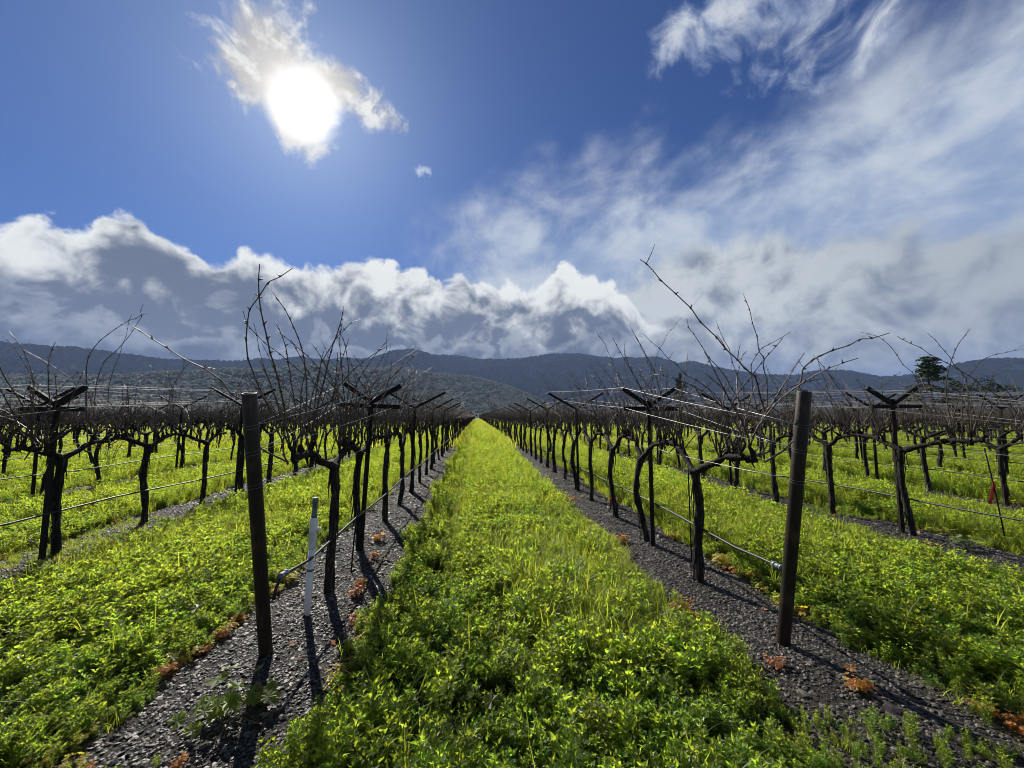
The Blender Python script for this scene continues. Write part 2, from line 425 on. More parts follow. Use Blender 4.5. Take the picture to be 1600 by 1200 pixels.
RIDGE = [(-80, .10), (-60, .115), (-48.2, 0.1099), (-46.0, 0.1101), (-42.3, 0.105), (-37.5, 0.1006), (-33.1, 0.1114), (-28.7, 0.1221), (-25.3, 0.1326), (-21.5, 0.1313), (-17.6, 0.1309), (-13.4, 0.1475), (-9.8, 0.1568), (-4.3, 0.1484), (0.4, 0.1415), (5.2, 0.1471), (11.0, 0.1565), (16.7, 0.1542), (22.1, 0.144), (26.4, 0.1372), (28.8, 0.1224), (30.8, 0.1235), (34.2, 0.105), (39.1, 0.0857), (42.2, 0.0797), (44.6, 0.0875), (46.9, 0.0834), (49.4, 0.0716), (52.7, 0.0732), (54.8, 0.0843), (57.2, 0.0844), (60, 0.0797), (80, .085)]
NEARH = [(-80, .05), (-60, .055), (-48.0, 0.0597), (-44.3, 0.0626), (-39.9, 0.0704), (-35.8, 0.0816), (-32.4, 0.0924), (-27.3, 0.0984), (-21.5, 0.1132), (-16.7, 0.1129), (-11.6, 0.1165), (-6.1, 0.1044), (-0.5, 0.0959), (5.2, 0.0696), (9.1, 0.0411), (11.9, 0.0161), (15, 0.0), (80, 0.0)]
def hill_h(prof, az, r, rc, r0, r1, seed, lump):
    t = np.interp(np.degrees(az), [p[0] for p in prof], [p[1] for p in prof]) * rc
    s = np.where(r < rc, np.clip((r - r0) / (rc - r0), 0, 1), np.clip((r1 - r) / (r1 - rc), 0, 1)); s = s * s * (3 - 2 * s)
    x, y = r * np.sin(az), r * np.cos(az); k = 1.0 / (rc * 0.11)
    n = (vnoise2(x, y, k, seed) - .5) * 0.5 + (vnoise2(x, y, 2.3 * k, seed + 1) - .5) * 0.28 + (vnoise2(x, y, 5.5 * k, seed + 2) - .5) * 0.12
    return t * s * (1 + n * lump * (1 - s * 0.85)) - 3.0 * (1 - s)
def hill(name, prof, rc, r0, r1, na, nr, seed, lump, m):
    A, R_ = np.meshgrid(np.radians(np.linspace(-78, 78, na)), np.linspace(r0, r1, nr)); Z = hill_h(prof, A, R_, rc, r0, r1, seed, lump)
    fs = [(j * na + i, j * na + i + 1, (j + 1) * na + i + 1, (j + 1) * na + i) for j in range(nr - 1) for i in range(na - 1)]
    me = MB().add(np.stack([R_ * np.sin(A), R_ * np.cos(A), Z], -1).reshape(-1, 3), fs).mesh(name, m)
    return tag(obj(name, me), kind='structure')
M['hill_far'] = mat('far_hill_forest', (0.010, 0.014, 0.014), 0.95, spec=0.0, nscale=0.02, col2=(0.022, 0.028, 0.022), lo=0.4, hi=0.62)
M['hill_near'] = mat('near_hill_forest', (0.085, 0.10, 0.085), 0.95, spec=0.0, nscale=0.03, col2=(0.13, 0.145, 0.12), lo=0.4, hi=0.65)
hill('hills', RIDGE, 4800, 2700, 7000, 420, 70, 11, 1.6, M['hill_far'])
hill('hills', NEARH, 2200, 900, 3200, 320, 60, 21, 0.7, M['hill_near'])

# points with ready-made attributes, each carrying one instance of a small plant, stone, crown ...
def scatter(name, pts, rot, scl, idx, sources, label=None, cat=None):
    pts = np.asarray(pts, float)
    me = bpy.data.meshes.new(name); me.vertices.add(len(pts)); me.vertices.foreach_set('co', pts.ravel())
    a = me.attributes.new('rot', 'FLOAT_VECTOR', 'POINT'); a.data.foreach_set('vector', np.asarray(rot, float).ravel())
    a = me.attributes.new('scl', 'FLOAT_VECTOR', 'POINT'); a.data.foreach_set('vector', np.asarray(scl, float).ravel())
    a = me.attributes.new('idx', 'INT', 'POINT'); a.data.foreach_set('value', np.asarray(idx, int))
    coll = bpy.data.collections.new(name + '_sources')
    for i, s in enumerate(sources):
        so = bpy.data.objects.new('%s_source_%02d' % (name, i), s); coll.objects.link(so)
    o = obj(name, me); tag(o, label, cat, kind='stuff')
    ng = bpy.data.node_groups.new(name, 'GeometryNodeTree')
    ng.interface.new_socket('Geometry', in_out='INPUT', socket_type='NodeSocketGeometry'); ng.interface.new_socket('Geometry', in_out='OUTPUT', socket_type='NodeSocketGeometry')
    N = ng.nodes; gi = N.new('NodeGroupInput'); go = N.new('NodeGroupOutput'); ip = N.new('GeometryNodeInstanceOnPoints')
    ci = N.new('GeometryNodeCollectionInfo'); ci.inputs['Collection'].default_value = coll; ci.inputs['Separate Children'].default_value = True; ci.inputs['Reset Children'].default_value = True
    def attr(nm, t):
        n = N.new('GeometryNodeInputNamedAttribute'); n.data_type = t; n.inputs['Name'].default_value = nm; return n.outputs['Attribute']
    L = ng.links.new
    L(gi.outputs[0], ip.inputs['Points']); L(ci.outputs[0], ip.inputs['Instance']); ip.inputs['Pick Instance'].default_value = True
    L(attr('idx', 'INT'), ip.inputs['Instance Index']); L(attr('scl', 'FLOAT_VECTOR'), ip.inputs['Scale'])
    e = N.new('FunctionNodeEulerToRotation'); L(attr('rot', 'FLOAT_VECTOR'), e.inputs[0]); L(e.outputs[0], ip.inputs['Rotation'])
    L(ip.outputs[0], go.inputs[0])
    md = o.modifiers.new('scatter', 'NODES'); md.node_group = ng
    return o

# leaf-clump crowns for trees on the hills (each a few dozen crooked faces)
def clump(r, n, size, squash=1.0, fill=0.0):
    v, f = [], []
    for i in range(n):
        d = r.normal(size=3); d /= np.linalg.norm(d); d[2] = abs(d[2]) * 0.9 - 0.15
        p = d * (1 - fill * r.random()) * (1, 1, squash); a = r.normal(size=3); a /= np.linalg.norm(a); b = np.cross(a, d + r.normal(size=3) * .5); b /= np.linalg.norm(b) + 1e-9
        s = size * r.uniform(.6, 1.3)
        v += [p - a * s, p + b * s * .8, p + a * s, p - b * s * .8]; f.append((4 * i, 4 * i + 1, 4 * i + 2, 4 * i + 3))
    return np.array(v), f
M['crown_far'] = mat('hill_tree_crown', (0.105, 0.125, 0.125), 0.9, spec=0.0, var=0.2, translucent=(0.16, 0.185, 0.18), tmix=0.45, nscale=None)
M['crown_dark'] = mat('dark_tree_crown', (0.05, 0.065, 0.04), 0.9, spec=0.05, var=0.6, translucent=(0.08, 0.10, 0.06), tmix=0.4)
srcs = []
for i in range(4):
    r = np.random.default_rng(50 + i); v, f = clump(r, 46, .42, .85); v[:, 2] = v[:, 2] + .55
    srcs.append(MB().add(v, f).mesh('hill_crown', M['crown_far'], smooth=False))
for i in range(2):
    r = np.random.default_rng(60 + i); v, f = clump(r, 46, .30, 1.0); v[:, 2] = np.abs(v[:, 2]) * 2.2; k = np.clip(1.1 - v[:, 2] / 2.6, .08, 1)[:, None]; v[:, :2] *= k * .75
    srcs.append(MB().add(v, f).mesh('hill_crown', M['crown_dark'], smooth=False))
srcs_dark = []
M['crown_ridge'] = mat('ridge_tree_crown', (0.012, 0.016, 0.014), 0.95, spec=0.0, var=0.8)
for s_ in srcs:
    c_ = s_.copy(); c_.materials[0] = M['crown_ridge']; srcs_dark.append(c_)
def hill_wood(name, prof, rc, r0, r1, seed, lump, n, rlo, rhi, size, label):
    r = np.random.default_rng(seed + 90); az = np.radians(r.uniform(-60, 66, n)); rr = rlo + (rhi - rlo) * r.random(n)
    z = hill_h(prof, az, rr, rc, r0, r1, seed, lump); ok = z > 1.0
    az, rr, z = az[ok], rr[ok], z[ok]; m = len(z); s = size * r.uniform(.55, 1.25, m)
    scatter(name, np.stack([rr * np.sin(az), rr * np.cos(az), z - .2 * s], -1), np.stack([0 * s, 0 * s, r.uniform(0, 6.28, m)], -1), np.stack([s, s, s * r.uniform(.8, 1.2, m)], -1),
            np.where(r.random(m) < .8, r.integers(0, 4, m), r.integers(4, 6, m)), srcs if name == 'hillside_forest' else srcs_dark, label, 'forest')
hill_wood('hillside_forest', NEARH, 2200, 900, 3200, 21, .7, 46000, 930, 2280, 6.8, 'grey green wood covering the sunlit lower hill')
hill_wood('ridge_forest', RIDGE, 4800, 2700, 7000, 11, 1.6, 26000, 3000, 4880, 12.0, 'dark blue wood covering the far mountain ridge')
FEATURE_CANES = {
    'L0': [
        (0.0065, [(-1.289, 2.35, 1.153), (-1.298, 2.325, 1.336), (-1.386, 2.3, 1.443), (-1.511, 2.275, 1.548), (-1.666, 2.25, 1.65), (-1.782, 2.225, 1.731), (-1.845, 2.2, 1.784)]),
        (0.007, [(-1.097, 2.35, 1.097), (-1.148, 2.325, 1.244), (-1.213, 2.3, 1.408), (-1.267, 2.275, 1.587), (-1.292, 2.25, 1.746), (-1.265, 2.225, 1.868), (-1.206, 2.2, 1.971), (-1.113, 2.175, 2.056), (-1.02, 2.15, 2.101)]),
        (0.0055, [(-1.002, 3.0, 1.227), (-1.049, 2.917, 1.416), (-1.155, 2.833, 1.535), (-1.296, 2.75, 1.672), (-1.426, 2.667, 1.809), (-1.463, 2.583, 1.867), (-1.467, 2.5, 1.949)]),
        (0.0045, [(-1.11, 2.5, 1.142), (-1.128, 2.475, 1.221), (-1.178, 2.45, 1.338), (-1.228, 2.425, 1.491), (-1.276, 2.4, 1.623), (-1.288, 2.375, 1.753), (-1.318, 2.35, 1.843)]),
        (0.0045, [(-1.083, 2.6, 1.135), (-1.129, 2.55, 1.34), (-1.209, 2.5, 1.497), (-1.246, 2.45, 1.611), (-1.289, 2.4, 1.739)]),
        (0.006, [(-1.132, 2.7, 1.108), (-1.131, 2.733, 1.342), (-1.125, 2.767, 1.476), (-1.103, 2.8, 1.659), (-1.034, 2.833, 1.826), (-0.96, 2.867, 1.943), (-0.868, 2.9, 2.021)]),
    ],
    'L1': [
        (0.0045, [(-1.059, 3.6, 1.069), (-1.085, 3.55, 1.499), (-1.157, 3.5, 1.637), (-1.281, 3.45, 1.799), (-1.332, 3.4, 1.958)]),
        (0.005, [(-1.059, 3.7, 1.063), (-1.051, 3.7, 1.358), (-1.035, 3.7, 1.598), (-0.935, 3.7, 1.781), (-0.863, 3.7, 1.935), (-0.855, 3.7, 2.089)]),
        (0.0045, [(-1.029, 3.8, 1.056), (-1.01, 3.8, 1.421), (-0.899, 3.8, 1.763), (-0.833, 3.8, 2.016)]),
    ],
    'R0': [
        (0.0075, [(1.897, 2.35, 1.093), (1.852, 2.325, 1.34), (1.796, 2.3, 1.463), (1.718, 2.275, 1.583), (1.598, 2.25, 1.679), (1.42, 2.225, 1.845), (1.226, 2.2, 2.023), (1.056, 2.175, 2.169), (0.966, 2.15, 2.227)]),
        (0.006, [(1.911, 2.4, 1.088), (1.947, 2.42, 1.428), (1.96, 2.44, 1.626), (1.938, 2.46, 1.785), (1.904, 2.48, 2.015), (1.875, 2.5, 2.172)]),
        (0.005, [(1.895, 2.45, 1.084), (1.864, 2.42, 1.428), (1.818, 2.39, 1.597), (1.857, 2.36, 1.722), (1.927, 2.33, 1.782), (2.05, 2.3, 1.85)]),
        (0.0055, [(1.916, 2.6, 1.117), (1.885, 2.58, 1.344), (1.783, 2.56, 1.525), (1.658, 2.54, 1.681), (1.511, 2.52, 1.856), (1.443, 2.5, 1.964)]),
        (0.005, [(1.888, 2.55, 1.098), (1.907, 2.58, 1.299), (1.914, 2.61, 1.484), (1.872, 2.64, 1.698), (1.826, 2.67, 1.87), (1.788, 2.7, 2.037)]),
        (0.0075, [(1.954, 2.2, 1.143), (1.954, 2.171, 1.396), (1.943, 2.143, 1.492), (1.975, 2.114, 1.605), (2.047, 2.086, 1.66), (2.167, 2.057, 1.714), (2.263, 2.029, 1.749), (2.389, 2.0, 1.776)]),
        (0.005, [(1.894, 2.75, 1.107), (1.784, 2.712, 1.442), (1.567, 2.675, 1.58), (1.357, 2.638, 1.737), (1.177, 2.6, 1.89)]),
    ],
    'R1': [
        (0.005, [(1.714, 4.1, 1.089), (1.599, 4.05, 1.612), (1.511, 4.0, 1.746), (1.379, 3.95, 2.014), (1.247, 3.9, 2.209)]),
        (0.005, [(1.859, 3.8, 1.103), (1.794, 3.767, 1.691), (1.684, 3.733, 1.948), (1.53, 3.7, 2.235)]),
        (0.005, [(1.814, 3.85, 1.101), (1.808, 3.84, 1.498), (1.84, 3.83, 1.764), (1.898, 3.82, 2.0), (2.004, 3.81, 2.17), (2.145, 3.8, 2.328)]),
        (0.0045, [(1.769, 3.9, 1.099), (1.622, 3.933, 1.569), (1.573, 3.967, 1.916), (1.614, 4.0, 2.133)]),
    ],
    'OL0': [
        (0.007, [(-3.921, 4.3, 1.04), (-3.961, 4.283, 1.559), (-3.965, 4.267, 1.786), (-3.879, 4.25, 2.016), (-3.698, 4.233, 2.182), (-3.541, 4.217, 2.281), (-3.381, 4.2, 2.348)]),
        (0.006, [(-3.952, 4.4, 1.034), (-3.965, 4.38, 1.632), (-3.874, 4.36, 1.866), (-3.716, 4.34, 2.035), (-3.563, 4.32, 2.272), (-3.506, 4.3, 2.475)]),
        (0.0055, [(-3.998, 4.6, 1.021), (-4.008, 4.575, 1.577), (-3.944, 4.55, 1.857), (-3.848, 4.525, 2.138), (-3.784, 4.5, 2.418)]),
        (0.006, [(-3.889, 3.8, 1.073), (-3.921, 3.775, 1.525), (-3.946, 3.75, 1.694), (-4.04, 3.725, 1.888), (-4.152, 3.7, 2.023)]),
    ],
    'OR0': [
        (0.008, [(4.985, 3.1, 1.066), (5.0, 3.133, 1.299), (4.935, 3.167, 1.448), (4.794, 3.2, 1.57), (4.586, 3.233, 1.724), (4.242, 3.267, 1.941), (4.022, 3.3, 2.068)]),
        (0.006, [(4.538, 3.5, 1.042), (4.552, 3.52, 1.429), (4.494, 3.54, 1.693), (4.321, 3.56, 1.926), (4.177, 3.58, 2.109), (3.985, 3.6, 2.164)]),
        (0.006, [(4.746, 3.4, 1.047), (4.805, 3.375, 1.583), (4.894, 3.35, 1.741), (5.09, 3.325, 1.9), (5.421, 3.3, 1.965)]),
        (0.006, [(4.781, 3.35, 1.05), (4.79, 3.338, 1.612), (4.684, 3.325, 1.768), (4.514, 3.312, 1.985), (4.356, 3.3, 2.106)]),
    ],
}

# ------------------------------------------------------------------ trees and the white house at the field's far end
def leafy_crown(r, blobs, n_per, size, mt, name='crown'):
    mb = MB()
    for (cx, cy, cz, rx, rz) in blobs:
        v, f = clump(r, n_per, size / rx, 1.0, 0.45); mb.add(v * (rx, rx, rz) + (cx, cy, cz), f)
    return mb.mesh(name, mt, smooth=False)
def limbs(r, h, rad, n, spread, top):
    P = np.array([[0, 0, -.3], [.02 * h, 0, h * .35], [-.01 * h, .01 * h, h * .7], [0, 0, h]]) ; mb = MB()
    mb.add(*tube(smooth_path(P, 8), np.linspace(rad, rad * .25, 8), 7))
    for i in range(n):
        a = r.uniform(0, 6.28); z0 = h * r.uniform(.3, .85); l = spread * r.uniform(.6, 1.1)
        q = np.array([[0, 0, z0], [math.cos(a) * l * .5, math.sin(a) * l * .5, z0 + l * .3], [math.cos(a) * l, math.sin(a) * l, z0 + l * top]])
        mb.add(*tube(smooth_path(q, 5), np.linspace(rad * .35, rad * .06, 5), 5))
    return mb
M['tree_bark'] = mat('tree_bark', (0.06, 0.05, 0.042), 0.9, spec=0.1)
M['pine_green'] = mat('pine_needles', (0.030, 0.050, 0.024), 0.85, spec=0.1, var=0.2, nscale=0.8, col2=(0.055, 0.075, 0.035))
M['olive_green'] = mat('brushy_foliage', (0.055, 0.065, 0.035), 0.85, spec=0.1, nscale=0.7, col2=(0.10, 0.10, 0.06))
M['bare_twig'] = mat('bare_twigs', (0.11, 0.092, 0.078), 0.9, spec=0.1)
def tree(name, x, y, h, kind, label, group=None, seed=0):
    r = np.random.default_rng(seed); t = obj(name, None, loc=(x, y, 0)); tag(t, label, 'tree', group)
    if kind == 'conifer':                                            # open layered evergreen
        obj('trunk', limbs(r, h * .97, h * .022, 6, h * .12, .1).mesh('trunk', M['tree_bark']), t)
        bl = []
        for i in range(64):
            u = r.uniform(.12, .99); a = r.uniform(0, 6.28); s = (1.03 - u) ** .7 * h * .30 * r.uniform(.45, 1.1)
            bl.append((math.cos(a) * s, math.sin(a) * s, h * u - s * .1, h * .10 * r.uniform(.7, 1.4), h * .050 * r.uniform(.8, 1.4)))
        obj('crown', leafy_crown(r, bl, 60, h * .024, M['pine_green']), t)
    elif kind == 'cone':                                             # dense conical
        obj('trunk', limbs(r, h * .8, h * .03, 4, h * .1, .3).mesh('trunk', M['tree_bark']), t)
        bl = [(r.normal() * h * .12 * (1.1 - u), r.normal() * h * .12 * (1.1 - u), h * u, h * .23 * (1.12 - u) , h * .11) for u in np.linspace(.14, .98, 26)]
        obj('crown', leafy_crown(r, bl, 60, h * .02, M['olive_green']), t)
    elif kind == 'round':
        obj('trunk', limbs(r, h * .6, h * .035, 6, h * .25, .6).mesh('trunk', M['tree_bark']), t)
        bl = [(r.normal() * h * .22, r.normal() * h * .22, h * r.uniform(.35, .85), h * .2 * r.uniform(.6, 1.2), h * .15) for u in range(16)]
        obj('crown', leafy_crown(r, bl, 60, h * .022, M['pine_green']), t)
    else:                                                            # bare winter crown
        obj('trunk', limbs(r, h * .7, h * .03, 12, h * .35, .75).mesh('trunk', M['tree_bark']), t)
        mb = MB()
        for i in range(420):
            d = r.normal(size=3); d /= np.linalg.norm(d); d[2] = abs(d[2]); p = d * (h * .38, h * .38, h * .5) * r.uniform(.3, 1) + (0, 0, h * .42)
            q = p + (d + r.normal(size=3) * .5) * h * .06; mb.add(*tube([p, (p + q) / 2 + r.normal(size=3) * h * .006, q], [h * .004, h * .003, h * .0015], 3, cap=False))
        obj('crown', mb.mesh('crown', M['bare_twig']), t)
    return t
tree('evergreen_tree', 121, 92, 17.0, 'conifer', 'tall dark evergreen with layered branches on the right skyline', seed=1)
tree('shrubby_tree', 120, 86, 11.5, 'round', 'low dark tree just right of the tall layered evergreen', seed=2)
tree('shrubby_tree', 126, 82, 10.0, 'round', 'low dark bushy tree near the right edge of the photo', seed=3)
tree('evergreen_tree', 106, 192, 22.0, 'cone', 'olive brown conical evergreen rising beside the right trellis', seed=4)
tree('shrubby_tree', 106, 122, 11.0, 'round', 'small round dark tree behind the top of the right end post', seed=5)
tree('shrubby_tree', 108, 118, 9.0, 'round', 'smaller round dark tree right of the right end post', seed=6)
tree('bare_tree', 14, 292, 10.5, 'bare', 'grey rounded bare tree at the far end of the aisle', seed=7)
for i, (x, y, h, lb) in enumerate([(30, 285, 9, 'leafless tree right of the white house at the far end'), (64, 270, 8, 'leafless tree far off behind the right hand rows'), (104, 165, 11, 'leafless tree between the conical evergreen and the right end post'), (126, 72, 8, 'leafless tree low at the right edge of the skyline'), (-22, 290, 9, 'leafless tree left of the white house at the far end'), (-60, 280, 10, 'leafless tree far behind the left hand rows')]):
    tree('bare_tree', x, y, h, 'bare', lb, seed=20 + i)
M['white_wall'] = mat('white_wall', (0.75, 0.74, 0.70), 0.8); M['roof_grey'] = mat('grey_roof', (0.25, 0.24, 0.23), 0.8); M['dark_glass'] = mat('dark_window', (0.03, 0.035, 0.04), 0.2)
hs = tag(obj('house', None, loc=(1.0, 262, 0)), 'tiny white house at the vanishing point of the grass aisle', 'house')
obj('wall', MB().add(*box(0, 0, 1.6, 5.5, 6, 3.2)).mesh('wall', M['white_wall'], False), hs)
rv = np.array([[-3.1, -3.3, 3.15], [3.1, -3.3, 3.15], [0, -3.3, 4.9], [-3.1, 3.3, 3.15], [3.1, 3.3, 3.15], [0, 3.3, 4.9]])
obj('roof', MB().add(rv, [(0, 1, 2), (3, 5, 4), (0, 2, 5, 3), (1, 4, 5, 2), (0, 3, 4, 1)]).mesh('roof', M['roof_grey'], False), hs)
obj('window', MB().add(*box(-1.2, -3.03, 1.8, 1.1, .08, 1.2)).mesh('window', M['dark_glass'], False), hs)
obj('door', MB().add(*box(1.2, -3.03, 1.05, 1.0, .08, 2.1)).mesh('door', M['dark_glass'], False), hs)

# ------------------------------------------------------------------ grapevines
def gnarl(r, n, sides, amp):
    lobes = 1 + amp * r.normal(size=sides)[None, :] * .5; rm = np.ones((n, sides)) * lobes
    for i in range(1, n): rm[i] = rm[i - 1] * .6 + .4 * (1 + amp * r.normal(size=sides))
    return np.clip(rm, .6, 1.5)
def cane_path(r, L, lean=None):
    a = r.uniform(0, 6.28); t = abs(r.normal(0, .38)) if lean is None else lean; d = np.array([math.cos(a) * math.sin(t), .8 * math.sin(a) * math.sin(t), math.cos(t)])
    bend = np.array([r.normal(), r.normal(), 0]) * .9; n = max(5, int(L / .075) + 2); P = [np.zeros(3)]
    for i in range(n - 1):
        d = d + bend * .055 + r.normal(size=3) * .05; d /= np.linalg.norm(d); P.append(P[-1] + d * L / (n - 1))
    return np.array(P)
def cane_geo(P, r0, sides=5):
    """a dormant cane: tapering, a swelling and a bud at every node"""
    n = len(P); Q, R = [], []
    for i in range(n):
        k = r0 * (1 - .62 * i / (n - 1))
        if 0 < i < n - 1:
            t = (P[i + 1] - P[i - 1]); t = t / np.linalg.norm(t); s = min(.012, np.linalg.norm(P[i + 1] - P[i]) * .25)
            Q += [P[i] - t * s, P[i], P[i] + t * s]; R += [k, k * 1.75, k]
        else: Q.append(P[i]); R.append(k)
    v, f = tube(Q, R, sides)
    return v, f
def shaped_cane(r, L, r0):
    P = cane_path(r, L); v, f = cane_geo(P, r0); mb = MB().add(v, f)
    for i in range(1, len(P) - 1):                                    # buds and the odd curling tendril
        d = r.normal(size=3); d /= np.linalg.norm(d)
        mb.add(*tube([P[i], P[i] + d * r0 * 3.2 + (0, 0, .006)], [r0 * .9, r0 * .3], 4))
        if r.random() < .12:
            q = [P[i]]; e = d.copy()
            for k in range(6): e = e + r.normal(size=3) * .45; e /= np.linalg.norm(e); q.append(q[-1] + e * .014)
            mb.add(*tube(q, np.linspace(.0011, .0006, 7), 3))
    return mb, P
def vine_spec(seed, fork=None, armA=.50, armB=.50, ncane=None, longp=.34, sides=14):
    """one vine: local y runs along the row, origin at the foot"""
    r = np.random.default_rng(seed); zf = fork or r.uniform(.70, .86); lean = r.normal(0, .04, 2)
    P = np.array([[0, 0, -.12], [0, 0, .02], [lean[0] * .5 + r.normal(0, .012), lean[1] * .5, zf * .33], [lean[0] + r.normal(0, .015), lean[1], zf * .68], [lean[0] * .6, lean[1] * .6, zf], [lean[0] * .4, lean[1] * .4, zf + .05]])
    n = 25; tp = smooth_path(P, n); k = np.linspace(0, 1, n); R = .029 + .018 * np.exp(-k * 9) + .010 * np.exp(-((k - 1) / .13) ** 2) + r.normal(0, .0025, n)
    out = {'trunk': MB().add(*tube(tp, R, sides, gnarl(r, n, sides, .26)))}
    for _ in range(16):                                               # strips of loose bark
        i = r.integers(3, n - 3); a = r.uniform(0, 6.28); off = np.array([math.cos(a), math.sin(a), 0]) * R[i] * 1.02
        q = tp[i] + off; l = r.uniform(.07, .22); out['trunk'].add(*tube([q, q + off * .18 - (0, 0, l * .5), q + off * r.uniform(.2, .6) - (0, 0, l)], [.004, .006, .002], 4))
    top = tp[-2]; out['arms'] = []; out['canes'] = []
    for sgn, ln in ((1, armA), (-1, armB)):
        zc = 1.03 + r.normal(0, .012); rise = r.uniform(.20, .36); fk = tp[-3] * (1, 1, 1); en = np.array([r.normal(0, .015), sgn * rise, zc - .015])
        Q = [fk + (en - fk) * u + r.normal(0, .006, 3) for u in (0, .34, .68)] + [en, np.array([r.normal(0, .01), sgn * (rise + .1), zc])]
        y = rise + .1
        while y < ln - .06: y += .11; Q.append(np.array([r.normal(0, .012), sgn * min(y, ln), zc + r.normal(0, .010)]))
        m = len(Q) * 3; ap = smooth_path(Q, m); ar = np.linspace(.026, .016, m) + r.normal(0, .0022, m)
        mb = MB().add(*tube(ap, np.clip(ar, .014, .05), 10, gnarl(r, m, 10, .18)))
        for j in range(int(m * .34), m, 2):
            if r.random() < .15: continue
            b = ap[j] + r.normal(0, .006, 3); d = np.array([r.normal(0, .45), r.normal(0, .35), 1.0]); d /= np.linalg.norm(d); l = r.uniform(.045, .11)
            mid = b + d * l * .55 + r.normal(0, .008, 3); tip = b + d * l
            mb.add(*tube([b - d * .02, b + d * .012, mid, tip], [.017, .016, .011 + r.random() * .006, .009], 7, gnarl(r, 4, 7, .22)))
            for _ in range(r.integers(2, 5)):
                L_ = r.uniform(.26, .62) if r.random() > longp else r.uniform(.62, 1.1)
                out['canes'].append((tip - d * .008, L_, r.integers(0, 1 << 30)))
        for _ in range(3):                                            # small dead stubs hanging under the arm
            j = r.integers(m // 3, m); b = ap[j]; mb.add(*tube([b, b + (r.normal(0, .03), r.normal(0, .03), -r.uniform(.04, .09))], [.007, .003], 5))
        out['arms'].append(mb)
    if ncane: r.shuffle(out['canes']); out['canes'] = out['canes'][:ncane]
    return out
CANES = []
_rc = np.random.default_rng(77)
for i in range(36):
    L_ = .24 + .86 * (i / 35.0) ** 1.5; mb, P = shaped_cane(_rc, L_, .0042 + .0016 * L_); CANES.append((L_, mb.mesh('cane', M['cane']), mb))
def cane_for(L_, key):
    i = int(np.argmin([abs(c[0] - L_) for c in CANES])); i = min(35, max(0, i + key % 5 - 2)); return CANES[i]
SPEC = []
for i in range(14):
    s = vine_spec(100 + i); b = {'trunk': s['trunk'].mesh('trunk', M['bark']), 'arms': [a.mesh('cordon_arm', M['cordon']) for a in s['arms']], 'canes': s['canes']}
    mb = MB(); r = np.random.default_rng(i)
    for (p, L_, key) in s['canes']:
        c = cane_for(L_, key); a = (key % 628) / 100; R_ = np.array([[math.cos(a), -math.sin(a), 0], [math.sin(a), math.cos(a), 0], [0, 0, 1]])
        P = cane_path(np.random.default_rng(key), L_); mb.add(*[(q if k else q + p) for k, q in enumerate(cane_geo(P[::2] if len(P) > 6 else P, .0048, 4))])
    b['joined'] = mb.mesh('cane_thicket', M['cane']); b['mb'] = s; b['mbc'] = mb; SPEC.append(b)

ORD = ['first', 'second', 'third', 'fourth', 'fifth', 'sixth', 'seventh', 'eighth', 'ninth', 'tenth', 'eleventh', 'twelfth', 'thirteenth', 'fourteenth', 'fifteenth', 'sixteenth', 'seventeenth', 'eighteenth', 'nineteenth']
TENS = ['twent', 'thirt', 'fort', 'fift', 'sixt', 'sevent', 'eight', 'ninet']
def ordinal(n):
    if n < 19: return ORD[n]
    t, u = divmod(n + 1, 10)
    if t > 9: return 'far'
    return TENS[t - 2] + ('ieth' if u == 0 else 'y-' + ORD[u - 1])
def row_words(k): return ('row left of' if k == 0 else 'row right of' if k == 1 else '%s row left of' % ORD[-k] if k < 0 else '%s row right of' % ORD[k - 1]) + ' the grass aisle'

